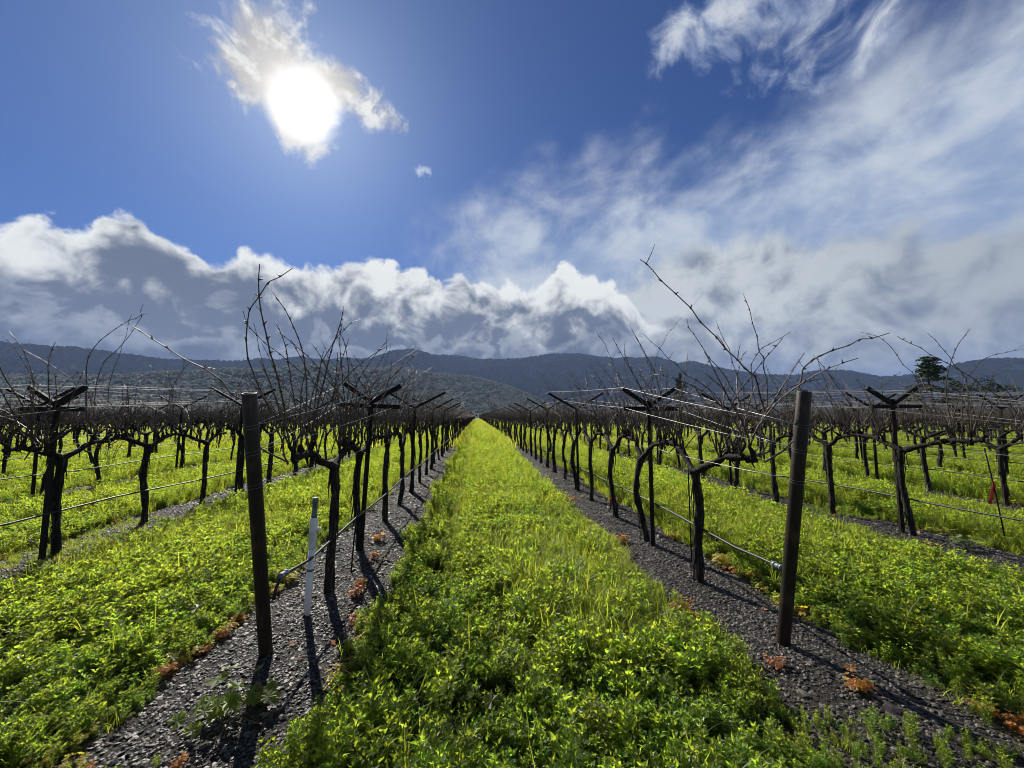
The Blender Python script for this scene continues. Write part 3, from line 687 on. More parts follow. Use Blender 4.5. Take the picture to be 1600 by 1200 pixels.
T_OFF = {2: .10}
cand = []
for k in ROW_K:
    x = row_x(k); n = 0; y = FIRST[k]; j = 0
    while y < ROW_END:
        if in_view(x, y, .6): cand.append((math.hypot(x, y), k, j, x, y + _r0.normal(0, .03), n)); n += 1
        y += VINE_D; j += 1
cand.sort(); NEAR_V, FAR_V = cand[:300], cand[300:]
FEATURE = {(0, 0): 'L0', (0, 1): 'L1', (1, 0): 'R0', (1, 1): 'R1', (-1, 1): 'OL0', (2, 1): 'OR0', (2, 0): 'OR0'}
used_feature = set()
for q, (d, k, j, x, y, n) in enumerate(NEAR_V):
    rr = np.random.default_rng((k + 60) * 1000 + j + 5)
    t = obj('grapevine', None, loc=(x + rr.normal(0, .02), y, float(ground_z(x, y)) - .01)); flip = rr.random() < .5
    first = j == 0
    look = 'black knotty' if k in (0, 1) else 'bare dark'
    tag(t, '%s grapevine, %s in view along the %s' % (look, ordinal(n), row_words(k)), 'grapevine', 'pruned grapevines standing in rows')
    if k in (0, 1, 2, -1) and j < 3:
        s = vine_spec(500 + k * 40 + j, fork={0: .86, 1: .80}.get(k, .85), armB=.66 if first else .5, longp=.42)
        obj('trunk', s['trunk'].mesh('trunk', M['bark']), t)
        AR = [obj('cordon_arm', a.mesh('cordon_arm', M['cordon']), t) for a in s['arms']]
        cn = s['canes']
    else:
        b = SPEC[rr.integers(0, 14)]
        t.rotation_euler = (0, 0, math.pi if flip else 0); t.scale = (1, 1, rr.uniform(.96, 1.05))
        w = rr.uniform(.85, 1.2); obj('trunk', b['trunk'], t, scale=(w, w, 1))
        AR = [obj('cordon_arm', a, t) for a in b['arms']]
        cn = b['canes']
    if q < 80:
        for (p, L_, key) in cn[:64]:
            obj('cane', cane_for(L_, key + j)[1], AR[0] if p[1] > 0 else AR[1], loc=p, rot=(0, 0, (key % 628) / 100 + j))
    else:
        tag(obj('cane_thicket', b['joined'], t), kind='stuff')
    fk = FEATURE.get((k, j))
    if fk and fk not in used_feature:
        used_feature.add(fk)
        for (r0, P) in FEATURE_CANES[fk]:
            P = np.array(P); root = np.array([x, P[0][1], 1.03]); P = np.vstack([root, P]); L_ = np.linalg.norm(np.diff(P, axis=0), axis=1).sum()
            m = max(8, int(L_ / .085)); C = smooth_path(P, m) + np.random.default_rng(m).normal(0, .005, (m, 3))
            mb = MB().add(*cane_geo(C, r0 * .78, 6)); r2 = np.random.default_rng(m + 1)
            for i in range(1, m - 1):
                dd = r2.normal(size=3); dd /= np.linalg.norm(dd); mb.add(*tube([C[i], C[i] + dd * r0 * 2.6 + (0, 0, .005)], [r0 * .8, r0 * .3], 4))
                if r2.random() < .18:
                    qv = [C[i]]; e = dd.copy()
                    for _ in range(7): e = e + r2.normal(size=3) * .4; e /= np.linalg.norm(e); qv.append(qv[-1] + e * .018)
                    mb.add(*tube(qv, np.linspace(.0012, .0006, 8), 3))
                if r2.random() < .06 and i > m // 3:
                    side = cane_path(r2, .12, .7); mb.add(*cane_geo(side + C[i], r0 * .4, 4))
            c = obj('cane', mb.mesh('cane', M['cane']), t); c.location = -Vector(t.location)
FS = []
for b in SPEC[:8]:
    mb = MB(); s = b['mb']
    for part in [s['trunk']] + s['arms']: mb.add(np.concatenate(part.v), part.f)
    n0 = len(mb.f); mb.add(np.concatenate(b['mbc'].v), b['mbc'].f)
    me = mb.mesh('far_vine', M['bark']); me.materials.append(M['cane'])
    me.polygons.foreach_set('material_index', [0] * n0 + [1] * (len(me.polygons) - n0)); FS.append(me)
fp = np.array([(c[3], c[4], float(ground_z(c[3], c[4])) - .02) for c in FAR_V]); r = np.random.default_rng(9); m = len(fp)
scatter('distant_grapevines', fp, np.stack([np.zeros(m), np.zeros(m), np.where(r.random(m) < .5, 0, math.pi) + r.normal(0, .05, m)], -1), np.stack([r.uniform(.9, 1.15, m)] * 2 + [r.uniform(.95, 1.06, m)], -1), r.integers(0, 8, m), FS, 'bare vines receding into a brown mass towards the hills', 'vineyard')

# ------------------------------------------------------------------ trellis posts, wires, hoses
def rot_x_to(d): return np.array(Vector((1, 0, 0)).rotation_difference(Vector(d)).to_matrix())
def beam(a, b, w, h):
    a, b = np.array(a, float), np.array(b, float); d = b - a; L_ = np.linalg.norm(d); v, f = box(0, 0, 0, L_, w, h)
    ang = math.atan2(d[2], math.hypot(d[0], d[1])); yw = math.atan2(d[1], d[0]); R_ = Matrix.Rotation(yw, 3, 'Z') @ Matrix.Rotation(-ang, 3, 'Y')
    return v @ np.array(R_).T + (a + b) / 2, f
def tstake(h):
    mb = MB(); mb.add(*box(0, 0, h / 2 - .2, .042, .006, h + .4)); mb.add(*box(0, .019, h / 2 - .2, .006, .032, h + .4)); return mb
STAKE = tstake(1.44).mesh('stake', M['stake'], False)
def arms(w, rise, z0, t=.034):
    return [MB().add(*beam((s * .012, -.012 * s, z0), (s * w, -.012 * s, z0 + rise), .030, t)).mesh('arm', M['stake'], False) for s in (-1, 1)]
ARM_N, ARM_W = arms(.27, .165, 1.40, .040), arms(.50, .27, 1.43)
BAR = MB().add(*box(0, -.032, 1.358, .56, .034, .040)).mesh('crossbar', M['stake'], False)
BOLT = MB().add(*tube([(0, -.055, 1.358), (0, -.045, 1.358)], .012, 8)).mesh('bolt', M['wire'])
posts = []
for k in ROW_K:
    x = row_x(k); n = 0; y = FIRST[k] + T_OFF.get(k, VINE_D * .86); j = 0
    while y < ROW_END:
        if in_view(x, y, 1.2): posts.append((math.hypot(x, y), k, j, x, y, n)); n += 1
        y += VINE_D * 3; j += 1
posts.sort()
for (d, k, j, x, y, n) in posts[:300]:
    rr = np.random.default_rng((k + 60) * 777 + j); t = obj('trellis_post', None, loc=(x + .015, y, float(ground_z(x, y)) - .01), rot=(rr.normal(0, .012), rr.normal(0, .015), rr.normal(0, .05)))
    tag(t, '%s, %s along the %s' % ('steel trellis post with crossbar' if j == 0 else 'steel V-armed trellis post', ordinal(n), row_words(k)), 'trellis post', 'trellis posts in the vine rows')
    obj('stake', STAKE, t)
    for a in (ARM_N if j == 0 else ARM_W): obj('arm', a, t)
    if j == 0: obj('bolt', BOLT, obj('crossbar', BAR, t))
mb = MB()
for me in [STAKE] + ARM_W:
    mb.add([tuple(v.co) for v in me.vertices], [tuple(p.vertices) for p in me.polygons])
fm = mb.mesh('far_post', M['stake'], False); pp = np.array([(c[3], c[4], 0) for c in posts[300:]]); m = len(pp)
if m: scatter('distant_trellis_posts', pp, np.zeros((m, 3)), np.ones((m, 3)), np.zeros(m, int), [fm], 'tiny trellis posts far away among the brown vine rows', 'trellis')

POST = {0: ((-1.10, 2.26, 0), (-1.10, 1.97, 1.41)), 1: ((1.71, 2.11, 0), (1.70, 1.85, 1.43)), -1: ((-3.9, 2.3, 0), (-3.92, 2.02, 1.42)), 2: ((4.53, 2.0, 0), (4.54, 1.72, 1.42))}
def post_at(k, z):
    a, b = (np.array(p) for p in POST.get(k, ((row_x(k), 2.15, 0), (row_x(k), 1.88, 1.42)))); return a + (b - a) * z / b[2]
PL = {0: 'rusty brown pipe end post of the row left of the grass aisle', 1: 'rusty brown pipe end post of the row right of the grass aisle'}
for k in (0, 1):
    a, b = (np.array(p, float) for p in POST[k]); t = tag(obj('end_post', None, loc=a), PL[k], 'end post', 'leaning rusty end posts')
    d = (b - a) / np.linalg.norm(b - a); r = np.random.default_rng(k); Lz = np.linalg.norm(b - a); prof = [(.0325, -.3), (.0325, Lz * .3), (.0327, Lz * .7), (.0325, Lz - .003), (.031, Lz), (.027, Lz), (.026, Lz - .004), (.026, Lz - .14)]
    v, f = [], []; S = 28
    R_ = np.array(Vector((0, 0, 1)).rotation_difference(Vector(d)).to_matrix())
    for (q, z) in prof:
        for s in range(S): v.append((q * math.cos(s * 2 * math.pi / S), q * math.sin(s * 2 * math.pi / S), z))
    for i in range(len(prof) - 1):
        for s in range(S): f.append((i * S + s, i * S + (s + 1) % S, (i + 1) * S + (s + 1) % S, (i + 1) * S + s))
    f.append(tuple((len(prof) - 1) * S + s for s in range(S)))
    pipe = obj('pipe', MB().add(np.array(v) @ R_.T, f).mesh('pipe', M['rust']), t)
    for z in (1.26, 1.245, 1.13, 1.115, .965, .95):     # turns of wire round the pipe
        c = d * z / d[2]; ring = [np.array([.0338 * math.cos(s), .0338 * math.sin(s), .004 * math.sin(s + z * 40)]) @ R_.T + c for s in np.linspace(0, 6.28, 25)]
        obj('wire_turn', MB().add(*tube(ring, .0013, 5)).mesh('wire_turn', M['wire_dull']), pipe)
def row_wires(k):
    x = row_x(k); ys = []; y = FIRST[k] + T_OFF.get(k, VINE_D * .86)
    while y < 95: ys.append(y); y += VINE_D * 3
    rr = np.random.default_rng(k + 400); W = []
    for s in (-1, 1):
        W.append(('upper %s wire of the' % ('left' if s < 0 else 'right'), [post_at(k, 1.25)] + [np.array([x + .015 + s * (.265 if i == 0 else .49), q, 1.585 if i == 0 else 1.715]) for i, q in enumerate(ys)]))
        W.append(('middle %s wire of the' % ('left' if s < 0 else 'right'), [post_at(k, 1.12)] + [np.array([x + .015 + s * (.272 if i == 0 else .25), q, 1.384 if i == 0 else 1.57]) for i, q in enumerate(ys)]))
    W.append(('taut cordon wire of the vines in the', [post_at(k, .958)] + [np.array([x + .02, q, .985]) for q in ys]))
    return W
def sag(P, r, s=.012):
    out = [P[0]]
    for a, b in zip(P[:-1], P[1:]):
        for u in (.25, .5, .75): out.append(a + (b - a) * u - np.array([0, 0, s * 4 * u * (1 - u)]))
        out.append(b)
    return np.array(out)
def hose_path(k):
    x = row_x(k); r = np.random.default_rng(k + 900); P = [post_at(k, .40) + (.05, .02, -.06), post_at(k, .43) + (.045, .12, 0)]; y = FIRST[k] - .4
    while y < 95: P.append(np.array([x + .045 + r.normal(0, .006), y, .415 + r.normal(0, .012)])); y += .93
    return np.array(P)
far_mb, far_h = MB(), MB(); HOSES = {}
EMIT = MB().add(*tube([(0, 0, .008), (0, 0, -.004), (0, 0, -.016)], [.009, .010, .004], 8)).mesh('emitter', M['hose'])
for k in range(-11, 13):
    near = -4 <= k <= 5
    for (lb, P) in row_wires(k):
        rad = .0019 if near else .0016
        if near: tag(obj('trellis_wire', MB().add(*tube(sag(P, None), rad, 5)).mesh('trellis_wire', M['wire'] if k in (0, 1) else M['wire_mid'])), '%s %s' % (lb, row_words(k)), 'wire', 'galvanised trellis wires')
        elif 'upper' in lb or 'cordon' in lb: far_mb.add(*tube(np.array(P), rad, 3))
    P = hose_path(k)
    if near: HOSES[k] = tag(obj('drip_hose', MB().add(*tube(smooth_path(P, len(P) * 2), .0085, 8)).mesh('drip_hose', M['hose'])), 'black drip irrigation hose slung knee high along the %s' % row_words(k), 'hose', 'drip hoses')
    else: far_h.add(*tube(P, .008, 4))
    if k in (0, 1):                                                  # drip emitters pushed into the hose beside each vine
        hz_ = bpy.data.objects['drip_hose'] if False else HOSES[k]
        for q in P[2:16]: obj('emitter', EMIT, hz_, loc=(q[0], q[1] + .2, q[2] - .012))
tag(obj('distant_trellis_wires', far_mb.mesh('distant_trellis_wires', M['wire_dull'])), 'thin pale wires of the farther vine rows', 'wires', kind='stuff')
tag(obj('distant_drip_hoses', far_h.mesh('distant_drip_hoses', M['hose'])), 'thin dark hoses of the farther vine rows', 'hoses', kind='stuff')
for k in (0, 1):                                                     # the joint where the hose is tied off at the post
    p = hose_path(k)[1]; t = tag(obj('hose_fitting', None, loc=p), 'blue grey hose coupling beside the %s rusty end post' % ('left' if k == 0 else 'right'), 'fitting')
    obj('coupling', MB().add(*tube([(0, -.03, 0), (0, .05, -.003)], .016, 10)).mesh('coupling', M['grey_plastic']), t)
    for q in (-.02, .03): obj('clamp', MB().add(*tube([(0, q, -.001), (0, q + .008, -.001)], .019, 10)).mesh('clamp', M['wire']), t)
t = tag(obj('riser_pipe', None, loc=(-1.065, 2.66, 0), rot=(math.radians(2), math.radians(2.6), 0)), 'white plastic irrigation riser pipe beside the left end post', 'pipe')
obj('pipe', MB().add(*tube([(0, 0, -.1), (0, 0, .2), (0, 0, .46)], .0205, 18)).mesh('pipe', M['pvc']), t)
obj('sleeve', MB().add(*tube([(0, 0, .455), (0, 0, .458), (0, 0, .645), (0, 0, .65)], [.0225, .024, .024, .022], 18)).mesh('sleeve', M['pvc']), t)
obj('side_outlet', MB().add(*tube([(.02, 0, .575), (.043, 0, .578)], [.016, .014], 12)).mesh('side_outlet', M['pvc']), t)
obj('cap', MB().add(*tube([(0, 0, .648), (0, 0, .67), (0, 0, .672), (0, 0, .74), (0, 0, .742), (0, 0, .775)], [.0185, .0185, .0155, .0155, .0185, .0175], 14)).mesh('cap', M['grey_plastic']), t)
obj('band', MB().add(*tube([(0, 0, .315), (0, 0, .33)], .022, 18)).mesh('band', M['grey_plastic']), t)
for i, (x, y, h, ln, lb) in enumerate([(1.82, 5.2, .98, .0, 'thin steel rod standing in the row right of the aisle'), (5.20, 3.42, .98, -.16, 'thin leaning steel rod with red ribbon at the right edge'), (4.42, 6.3, .95, .0, 'thin steel rod in the second row right of the aisle'), (-1.02, 3.35, .55, .05, 'short thin dark stake beside the white riser pipe'), (1.9, 3.35, .9, .0, 'slender straight rod between the two forked vines at right')]):
    st = obj('steel_rod', MB().add(*tube([(0, 0, -.15), (ln * .5, 0, h * .5), (ln, 0, h)], .006, 7)).mesh('steel_rod', M['stake']), loc=(x, y, 0)); tag(st, lb, 'rod')
rv = [(0, 0, 0), (.012, .004, -.05), (-.022, .006, -.10), (-.045, -.004, -.16), (-.065, .002, -.22)]; v = []; f = []
for i, p in enumerate(rv): v += [(p[0] - .020, p[1], p[2]), (p[0] + .022, p[1] + .006, p[2] - .008)]
for i in range(len(rv) - 1): f.append((2 * i, 2 * i + 1, 2 * i + 3, 2 * i + 2))
rb = obj('ribbon', MB().add(v, f).mesh('ribbon', M['ribbon']), loc=(5.20 - .10, 3.415, .66)); md = rb.modifiers.new('thickness', 'SOLIDIFY'); md.thickness = .0015
tag(rb, 'red marking ribbon tied to the leaning rod at right', 'ribbon')

# ------------------------------------------------------------------ cover crop, weeds, gravel
def leaf(base, d, up, L_, w, fold=.25, seg=2):
    """a folded, slightly drooping leaf blade"""
    d = d / np.linalg.norm(d); s = np.cross(d, up); s /= np.linalg.norm(s) + 1e-9; n = np.cross(s, d)
    p0 = base; p1 = base + d * L_ * .5 + n * L_ * .06; p2 = base + d * L_ - n * L_ * .12
    return np.array([p0, p1 + s * w * .5 + n * w * fold, p1, p1 - s * w * .5 + n * w * fold, p2]), [(0, 2, 1), (0, 3, 2), (1, 2, 4), (2, 3, 4)]
def forb(seed, h, stems, lsize, mname):
    r = np.random.default_rng(seed); mb = MB(); st = MB()
    for _ in range(stems):
        a = r.uniform(0, 6.28); t = r.uniform(.05, .45); d = np.array([math.cos(a) * math.sin(t), math.sin(a) * math.sin(t), math.cos(t)]); hh = h * r.uniform(.65, 1.1)
        base = np.array([r.normal(0, .02), r.normal(0, .02), 0]); n = 6; P = [base]
        for i in range(n): d = d + np.array([0, 0, .12]) + r.normal(0, .05, 3); d /= np.linalg.norm(d); P.append(P[-1] + d * hh / n)
        st.add(*tube(P, np.linspace(.0022, .0012, n + 1), 3, cap=False))
        for i in range(1, n + 1):
            for q in range(3 if i < n else 4):
                az = i * 1.9 + q * 2.094 + r.normal(0, .35); e = r.uniform(.15, .9) if i < n else r.uniform(.6, 1.3)
                ld = np.array([math.cos(az) * math.cos(e), math.sin(az) * math.cos(e), math.sin(e)]); L_ = lsize * r.uniform(.7, 1.25) * (1.0 if i > 1 else .8)
                pet = P[i] + ld * L_ * .35
                mb.add(*leaf(pet, ld, np.array([0, 0, 1.]) + r.normal(0, .3, 3), L_, L_ * .46))
                if r.random() < .55:
                    for sg in (-1, 1):
                        c = math.cos(.8 * sg); s_ = math.sin(.8 * sg); l2 = np.array([ld[0] * c - ld[1] * s_, ld[0] * s_ + ld[1] * c, ld[2] * .8])
                        mb.add(*leaf(P[i] + ld * L_ * .2, l2, np.array([0, 0, 1.]) + r.normal(0, .3, 3), L_ * .72, L_ * .36))
    n0 = len(mb.f); mb.add(np.concatenate(st.v), st.f); me = mb.mesh('forb', M[mname], False); me.materials.append(M['stem'])
    me.polygons.foreach_set('material_index', [0] * n0 + [1] * (len(me.polygons) - n0)); return me
def tuft(seed, h, n, spread, w, mname='grass'):
    r = np.random.default_rng(seed); mb = MB()
    for _ in range(n):
        a = r.uniform(0, 6.28); t = abs(r.normal(0, .35)); d = np.array([math.cos(a) * math.sin(t), math.sin(a) * math.sin(t), math.cos(t)]); b = np.array([r.normal(0, spread), r.normal(0, spread), 0]); hh = h * r.uniform(.5, 1.15)
        s = np.array([-math.sin(a + r.normal(0, .6)), math.cos(a), 0]); drop = np.array([math.cos(a), math.sin(a), -.5]) * r.uniform(.05, .5)
        v = []; P = b
        for i, k in enumerate((0, .4, .75)):
            q = b + d * hh * k + drop * hh * k * k; v += [q - s * w * (1 - .5 * k), q + s * w * (1 - .5 * k)]
        v.append(b + d * hh + drop * hh); mb.add(v, [(0, 1, 3, 2), (2, 3, 5, 4), (4, 5, 6)])
    return mb.mesh('tuft', M[mname], False)
def lobed_leaf(c, nrm, ax, r0, r, lobes=7):
    nrm = nrm / np.linalg.norm(nrm); u = np.cross(nrm, ax); u /= np.linalg.norm(u); w = np.cross(nrm, u); v = [c]; n = lobes * 2
    for i in range(n + 1):
        a = -2.7 + 5.4 * i / n; q = r0 * (1 if i % 2 else .80) * r.uniform(.93, 1.05); v.append(c + (u * math.sin(a) + w * math.cos(a)) * q + nrm * (.16 * r0 * (1 if i % 2 else -.3)))
    return np.array(v), [(0, i + 1, i + 2) for i in range(n)]
def mallow(seed, n, size, h, mname):
    r = np.random.default_rng(seed); mb = MB(); st = MB()
    for i in range(n):
        a = r.uniform(0, 6.28); l = h * r.uniform(.5, 1.2); out = r.uniform(.2, .9); c = np.array([math.cos(a) * l * out, math.sin(a) * l * out, l * r.uniform(.5, 1)]); st.add(*tube([(0, 0, 0), c * (.4, .4, .7), c], [.0016, .0014, .001], 3, cap=False))
        mb.add(*lobed_leaf(c, np.array([math.cos(a) * .5, math.sin(a) * .5, 1]) + r.normal(0, .25, 3), np.array([math.cos(a), math.sin(a), .1]), size * r.uniform(.6, 1.15), r))
    n0 = len(mb.f); mb.add(np.concatenate(st.v), st.f); me = mb.mesh('rosette', M[mname], False); me.materials.append(M['stem'])
    me.polygons.foreach_set('material_index', [0] * n0 + [1] * (len(me.polygons) - n0)); return me

# 0-4 leafy forbs, 5-7 clover-like, 8-9 mallow, 10-13 grass, 14-16 coarse clumps for far away
crop = [forb(200 + i, .20, 5, .030, 'leaf') for i in range(5)] + [forb(220 + i, .13, 7, .025, 'leaf_b') for i in range(3)] + [mallow(240 + i, 6, .034, .17, 'leaf') for i in range(2)] \
     + [tuft(250 + i, .27, 20, .035, .0030) for i in range(4)] + [tuft(270 + i, .26, 60, .22, .012, 'far_crop') for i in range(3)]
R1 = np.random.default_rng(31)
def crop_edge(x, y): return 0.40 + 0.20 * (vnoise2(x, y, 1.7, 5) - .5) + .10 * (vnoise2(x, y, 6, 6) - .5)
def aisle_points(y0, y1, x0, x1, dens):
    n = int((y1 - y0) * (x1 - x0) * dens); return R1.uniform(x0, x1, n), R1.uniform(y0, y1, n)
pts, rots, scls, idxs = [], [], [], []
def emit(x, y, idx, s, zs=None):
    n = len(x); pts.append(np.stack([x, y, ground_z(x, y) - .005], -1)); rots.append(np.stack([R1.normal(0, .10, n), R1.normal(0, .10, n), R1.uniform(0, 6.28, n)], -1))
    scls.append(np.stack([s, s, s * (1 if zs is None else zs)], -1)); idxs.append(idx)
def fov(x, y, m=.6): return (x > -1.2 * y - m) & (x < 1.72 * y + m) & (y > .6)
def pick(n, probs):
    return R1.choice(len(probs), n, p=np.array(probs) / sum(probs))
crop += [mallow(280, 14, .022, .08, 'weed_yellow'), mallow(281, 14, .022, .075, 'weed_orange'), mallow(282, 12, .020, .06, 'weed_red')]     # 17-19 turning weeds
crop += [tuft(290, .24, 7, .03, .0016, 'straw'), tuft(291, .34, 12, .03, .0034, 'grass')]     # 20 dry stems, 21 tall grass
# headland + near aisles
x, y = aisle_points(.75, 5.2, -8, 9, 640); ok = fov(x, y); x, y = x[ok], y[ok]
off = row_off(x); e = crop_edge(x, y); keep = off > e
front = (y < np.interp(x, [1.0, 1.35, 1.75, 2.0, 2.6], [1.95, 1.74, 1.54, 1.46, 1.46]) + .2 * (vnoise2(x, y, 2.5, 8) - .5)) & (x > 1.0) | (y < 2.0 + .4 * (vnoise2(x, y, 1.5, 8) - .5)) & (x < -1.5 + .3 * (vnoise2(x, y, 2, 9) - .5))
front |= (y < 1.66 + .5 * (vnoise2(x, y, 2.2, 18) - .5)) & (x < -1.05) & (R1.random(len(x)) < .6)
outer = (np.abs(x - .3) > 3.9) & (off < e) & (vnoise2(x, y, 1.3, 12) > .42)          # weeds creeping over the strips of the outer rows
keep = keep | front | outer
patch = vnoise2(x, y, .9, 14); gap = vnoise2(x, y, 2.6, 15)
keep &= R1.random(len(x)) < np.clip(.45 + 1.3 * (gap - .2), .45, 1)
x, y, off, front, outer, patch, e = (a[keep] for a in (x, y, off, front, outer, patch, e))
n = len(x); idx = pick(n, [6] * 5 + [3, 3, 3] + [.35, .35] + [1.0] * 4 + [0] * 3)
gp = (patch > .56) & (y > 2.1) & (R1.random(n) < .7); idx[gp] = R1.integers(10, 14, gp.sum())
cl = (patch < .33) & (R1.random(n) < .75); idx[cl] = R1.integers(5, 8, cl.sum())
od = R1.random(n); idx[od < .012] = 20; idx[(od > .985) & (y > 1.9)] = 21; idx[(od > .012) & (od < .03)] = 8 + (od[(od > .012) & (od < .03)] * 1e5).astype(int) % 2
edge = (off - e < .13) & (vnoise2(x, y, 2.2, 17) > .45) & (R1.random(n) < .34) & ~outer
idx[edge] = R1.choice([17, 17, 17, 18, 18, 19], edge.sum())
s = R1.uniform(.65, 1.2, n) * np.where(edge, 1.0, np.clip(.55 + (off - e) * 1.6, .45, 1.0)); s[front] *= .74; s[outer] *= .6
lowright = (x > 1.9) & (y < 2.0); s[lowright] *= .8
track = np.minimum(np.abs(np.abs(x - .32) - .55), 9) < .10; s[track & (y > 2.6)] *= .62
emit(x, y, idx, s * .95, .84)
# middle distance
x, y = aisle_points(5.2, 15, -23, 26, 170); ok = fov(x, y) & (row_off(x) > crop_edge(x, y)); x, y = x[ok], y[ok]; n = len(x); tr = np.abs(row_off(x) - .85) < .10
idx = pick(n, [3] * 5 + [2.0] * 3 + [.1, .1] + [5.5] * 4 + [.0] * 3); s = R1.uniform(.75, 1.3, n) * np.clip(.6 + (row_off(x) - .4) * 1.3, .5, 1.0); s[tr] *= .68; emit(x, y, idx, s * 1.05)
x, y = aisle_points(15, 42, -52, 74, 26); ok = fov(x, y) & (row_off(x) > .42); x, y = x[ok], y[ok]; n = len(x)
idx = pick(n, [.3] * 5 + [.2] * 3 + [0, 0] + [1.2] * 4 + [2.5] * 3); emit(x, y, idx, R1.uniform(.8, 1.35, n) * np.where(idx >= 14, .95, 1.6))
x, y = aisle_points(42, 130, -150, 100, 3.2); ok = fov(x, y) & (row_off(x) > .45) & (x < 97); x, y = x[ok], y[ok]; n = len(x); emit(x, y, R1.integers(14, 17, n), R1.uniform(1.0, 1.5, n), .8)
scatter('cover_crop', np.concatenate(pts), np.concatenate(rots), np.concatenate(scls), np.concatenate(idxs), crop, 'bright green leafy cover crop and grass filling the aisles', 'cover crop')

def stone(seed, flat):
    r = np.random.default_rng(seed); bm = bmesh.new(); bmesh.ops.create_icosphere(bm, subdivisions=1, radius=1)
    for v in bm.verts: v.co *= r.uniform(.72, 1.15); v.co.z *= flat; v.co.x *= 1.25
    me = bpy.data.meshes.new('stone'); bm.to_mesh(me); bm.free(); me.materials.append(M['stone']); return me
twig = MB().add(*tube([(-.5, 0, .02), (-.1, .04, .05), (.2, -.02, .03), (.5, .03, .02)], [.02, .022, .018, .012], 4)).mesh('twig', M['straw'])
dl = MB()
for _q in range(1): dl.add(*lobed_leaf(np.array([0, 0, .12]), np.array([.25, .1, 1.]), np.array([1., 0, 0]), .5, np.random.default_rng(8), 5))
gsrc = [stone(i, .42 + .06 * i) for i in range(6)] + [twig, dl.mesh('dead_leaf', M['dead_leaf'], False)]
pts, rots, scls, idxs = [], [], [], []
def gravel(y0, y1, x0, x1, dens, lo, hi):
    x, y = aisle_points(y0, y1, x0, x1, dens); ok = fov(x, y) & (row_off(x) < .62); x, y = x[ok], y[ok]; n = len(x)
    s = lo + (hi - lo) * R1.random(n) ** 3.0; idx = R1.integers(0, 6, n); tw = R1.random(n) < min(.02, 14.0 / dens); idx[tw] = 6; s[tw] = R1.uniform(.04, .16, tw.sum())
    dd = ~tw & (R1.random(n) < min(.02, 9.0 / dens)); idx[dd] = 7; s[dd] = R1.uniform(.02, .06, dd.sum())
    pts.append(np.stack([x, y, ground_z(x, y) + s * .12 * (~tw)], -1)); rots.append(np.stack([R1.normal(0, .3, n) * ~tw, R1.normal(0, .3, n) * ~tw, R1.uniform(0, 6.28, n)], -1)); scls.append(np.stack([s] * 3, -1)); idxs.append(idx)
gravel(.9, 3.3, -5, 6, 9000, .0025, .013); gravel(3.3, 5, -7, 8, 3000, .005, .016); gravel(5, 9, -14, 16, 900, .007, .020); gravel(9, 20, -26, 28, 110, .012, .03)
gravel(.9, 5, -6, 7, 22, .014, .034)
scatter('gravel', np.concatenate(pts), np.concatenate(rots), np.concatenate(scls), np.concatenate(idxs), gsrc, 'dark gravel and twigs in the bare strips under the vines', 'gravel')

WEEDS = [(-.98, 4.1, 'orange', .9, 'small orange weed beside the second vine of the left row'), (-.90, 3.62, 'red', 1.0, 'reddish weed at the strip edge behind the white riser pipe'), (-.84, 2.92, 'red', 1.1, 'red leaved weed right of the nearest left vine foot'), (-.86, 3.08, 'orange', .8, 'orange leaved weed behind the red one by the left vine'),
         (-1.52, 2.27, 'yellow', .9, 'yellow weed on the gravel left of the left end post'), (-1.45, 2.47, 'orange', .9, 'orange weed on the gravel edge left of the left end post'), (1.34, 2.34, 'yellow', 1.3, 'big yellow orange weed on the gravel left of the right end post'), (1.30, 2.48, 'orange', 1.1, 'orange weed just behind the big yellow one at right'),
         (1.53, 1.93, 'red', .8, 'small pink red weed at the foot of the right end post'), (1.46, 5.9, 'red', 1.2, 'distant red weed at the left edge of the right strip'), (1.48, 3.91, 'orange', 1.1, 'orange weed left of the forked vine in the right row'), (2.16, 3.3, 'yellow', 1.3, 'yellow weed behind the nearest right vine'), (1.96, 5.5, 'orange', 1.3, 'orange brown weed by the thin rod in the right row'),
         (-1.42, 3.2, 'yellow', 1.2, 'yellow green weed between the left end post and the riser'), (-1.04, 1.80, 'green', 1.3, 'green mallow weed in the gravel in front of the left post'), (-.93, 1.87, 'green', 1.0, 'smaller green mallow weed right of the first in the gravel'), (2.19, 2.1, 'yellow', 1.0, 'yellow weed on the gravel right of the right end post'), (2.31, 2.66, 'orange', 1.2, 'faded orange weed behind the right end post'),
         (-3.42, 4.14, 'orange', 1.3, 'pale orange weed by the first trunk of the second left row'), (4.58, 3.3, 'green', 1.5, 'broad green weed near the first trunk of the second right row'), (1.75, 1.72, 'orange', .8, 'little orange weed on the gravel near the lower right')]
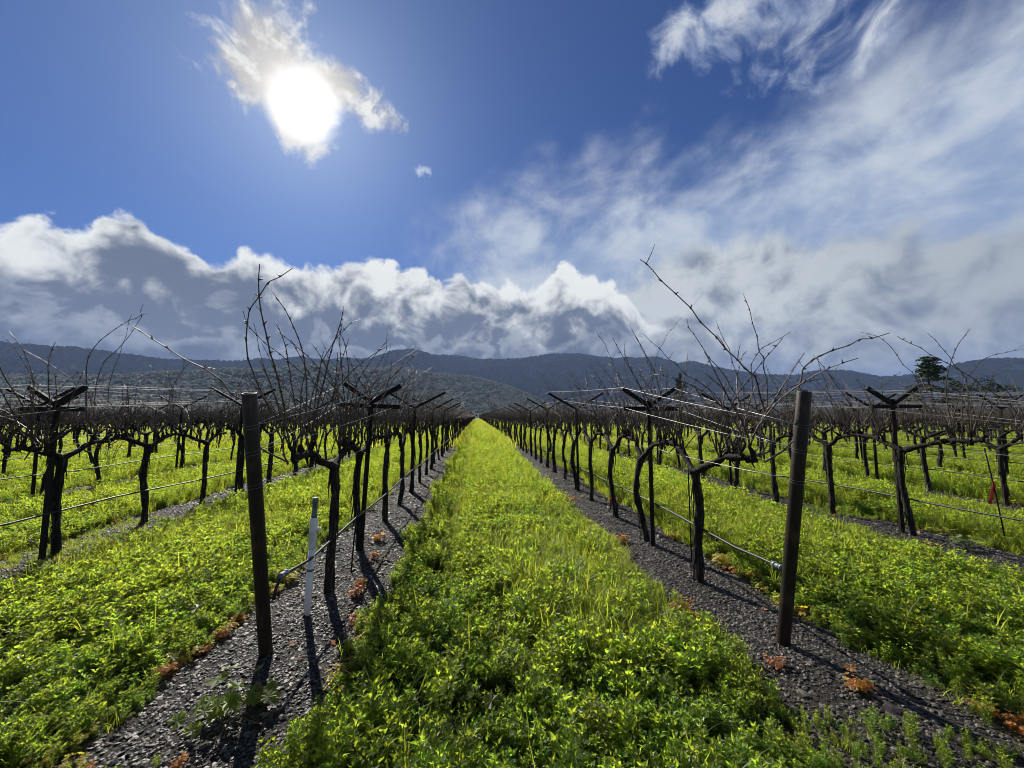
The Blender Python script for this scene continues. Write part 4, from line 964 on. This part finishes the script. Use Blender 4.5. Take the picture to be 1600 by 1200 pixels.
for i, (x, y, c, s, lb) in enumerate(WEEDS):
    s *= .8 if c == 'red' else 1.0; t = tag(obj('low_weed', None, loc=(x, y, float(ground_z(x, y))), rot=(0, 0, i * 1.3), scale=(s, s, s * .8)), lb, 'weed', 'low weeds on the gravel strips')
    obj('leaves', mallow(600 + i, 20 if c != 'green' else 15, .028 if c != 'green' else .033, .09 if c != 'green' else .14, 'weed_' + c), t)
    if c in ('orange', 'yellow'): obj('leaves', mallow(700 + i, 12, .024, .075, 'weed_' + {'orange': 'yellow', 'yellow': 'green'}[c]), t)
t = tag(obj('mustard_plant', None, loc=(-7.9, 9.2, 0)), 'yellow flowering mustard plant among the left hand vines', 'wildflower')
r = np.random.default_rng(5); sm, fl, lv = MB(), MB(), MB()
for i in range(9):
    a = r.uniform(0, 6.28); q = np.array([math.cos(a) * .25, math.sin(a) * .25, r.uniform(.7, 1.05)]); sm.add(*tube([(0, 0, 0), q * (.4, .4, .6), q], [.006, .004, .003], 4))
    for _ in range(14): p = q + r.normal(0, .035, 3); fl.add(*leaf(p, r.normal(size=3), np.array([0, 0, 1.]), .025, .02))
    for _ in range(5): lv.add(*leaf(q * r.uniform(.2, .8), r.normal(size=3), np.array([0, 0, 1.]), .09, .04))
obj('stem', sm.mesh('stem', M['stem']), t); obj('flowers', fl.mesh('flowers', M['petal'], False), t); obj('leaves', lv.mesh('leaves', M['weed_green'], False), t)

# ------------------------------------------------------------------ the air between here and the hills
hz = bpy.data.materials.new('haze_air'); hz.use_nodes = True; nt = hz.node_tree; nt.nodes.clear()
o_ = nt.nodes.new('ShaderNodeOutputMaterial'); pv = nt.nodes.new('ShaderNodeVolumePrincipled')
pv.inputs['Color'].default_value = (0.42, 0.60, 1.0, 1); pv.inputs['Density'].default_value = 6.0e-5; pv.inputs['Anisotropy'].default_value = 0.0
nt.links.new(pv.outputs[0], o_.inputs['Volume'])
tag(obj('haze', MB().add(*box(0, 0, 400, 17000, 17000, 806)).mesh('haze', hz, False)), 'thin blue haze between the vineyard and the far hills', 'haze', kind='stuff')
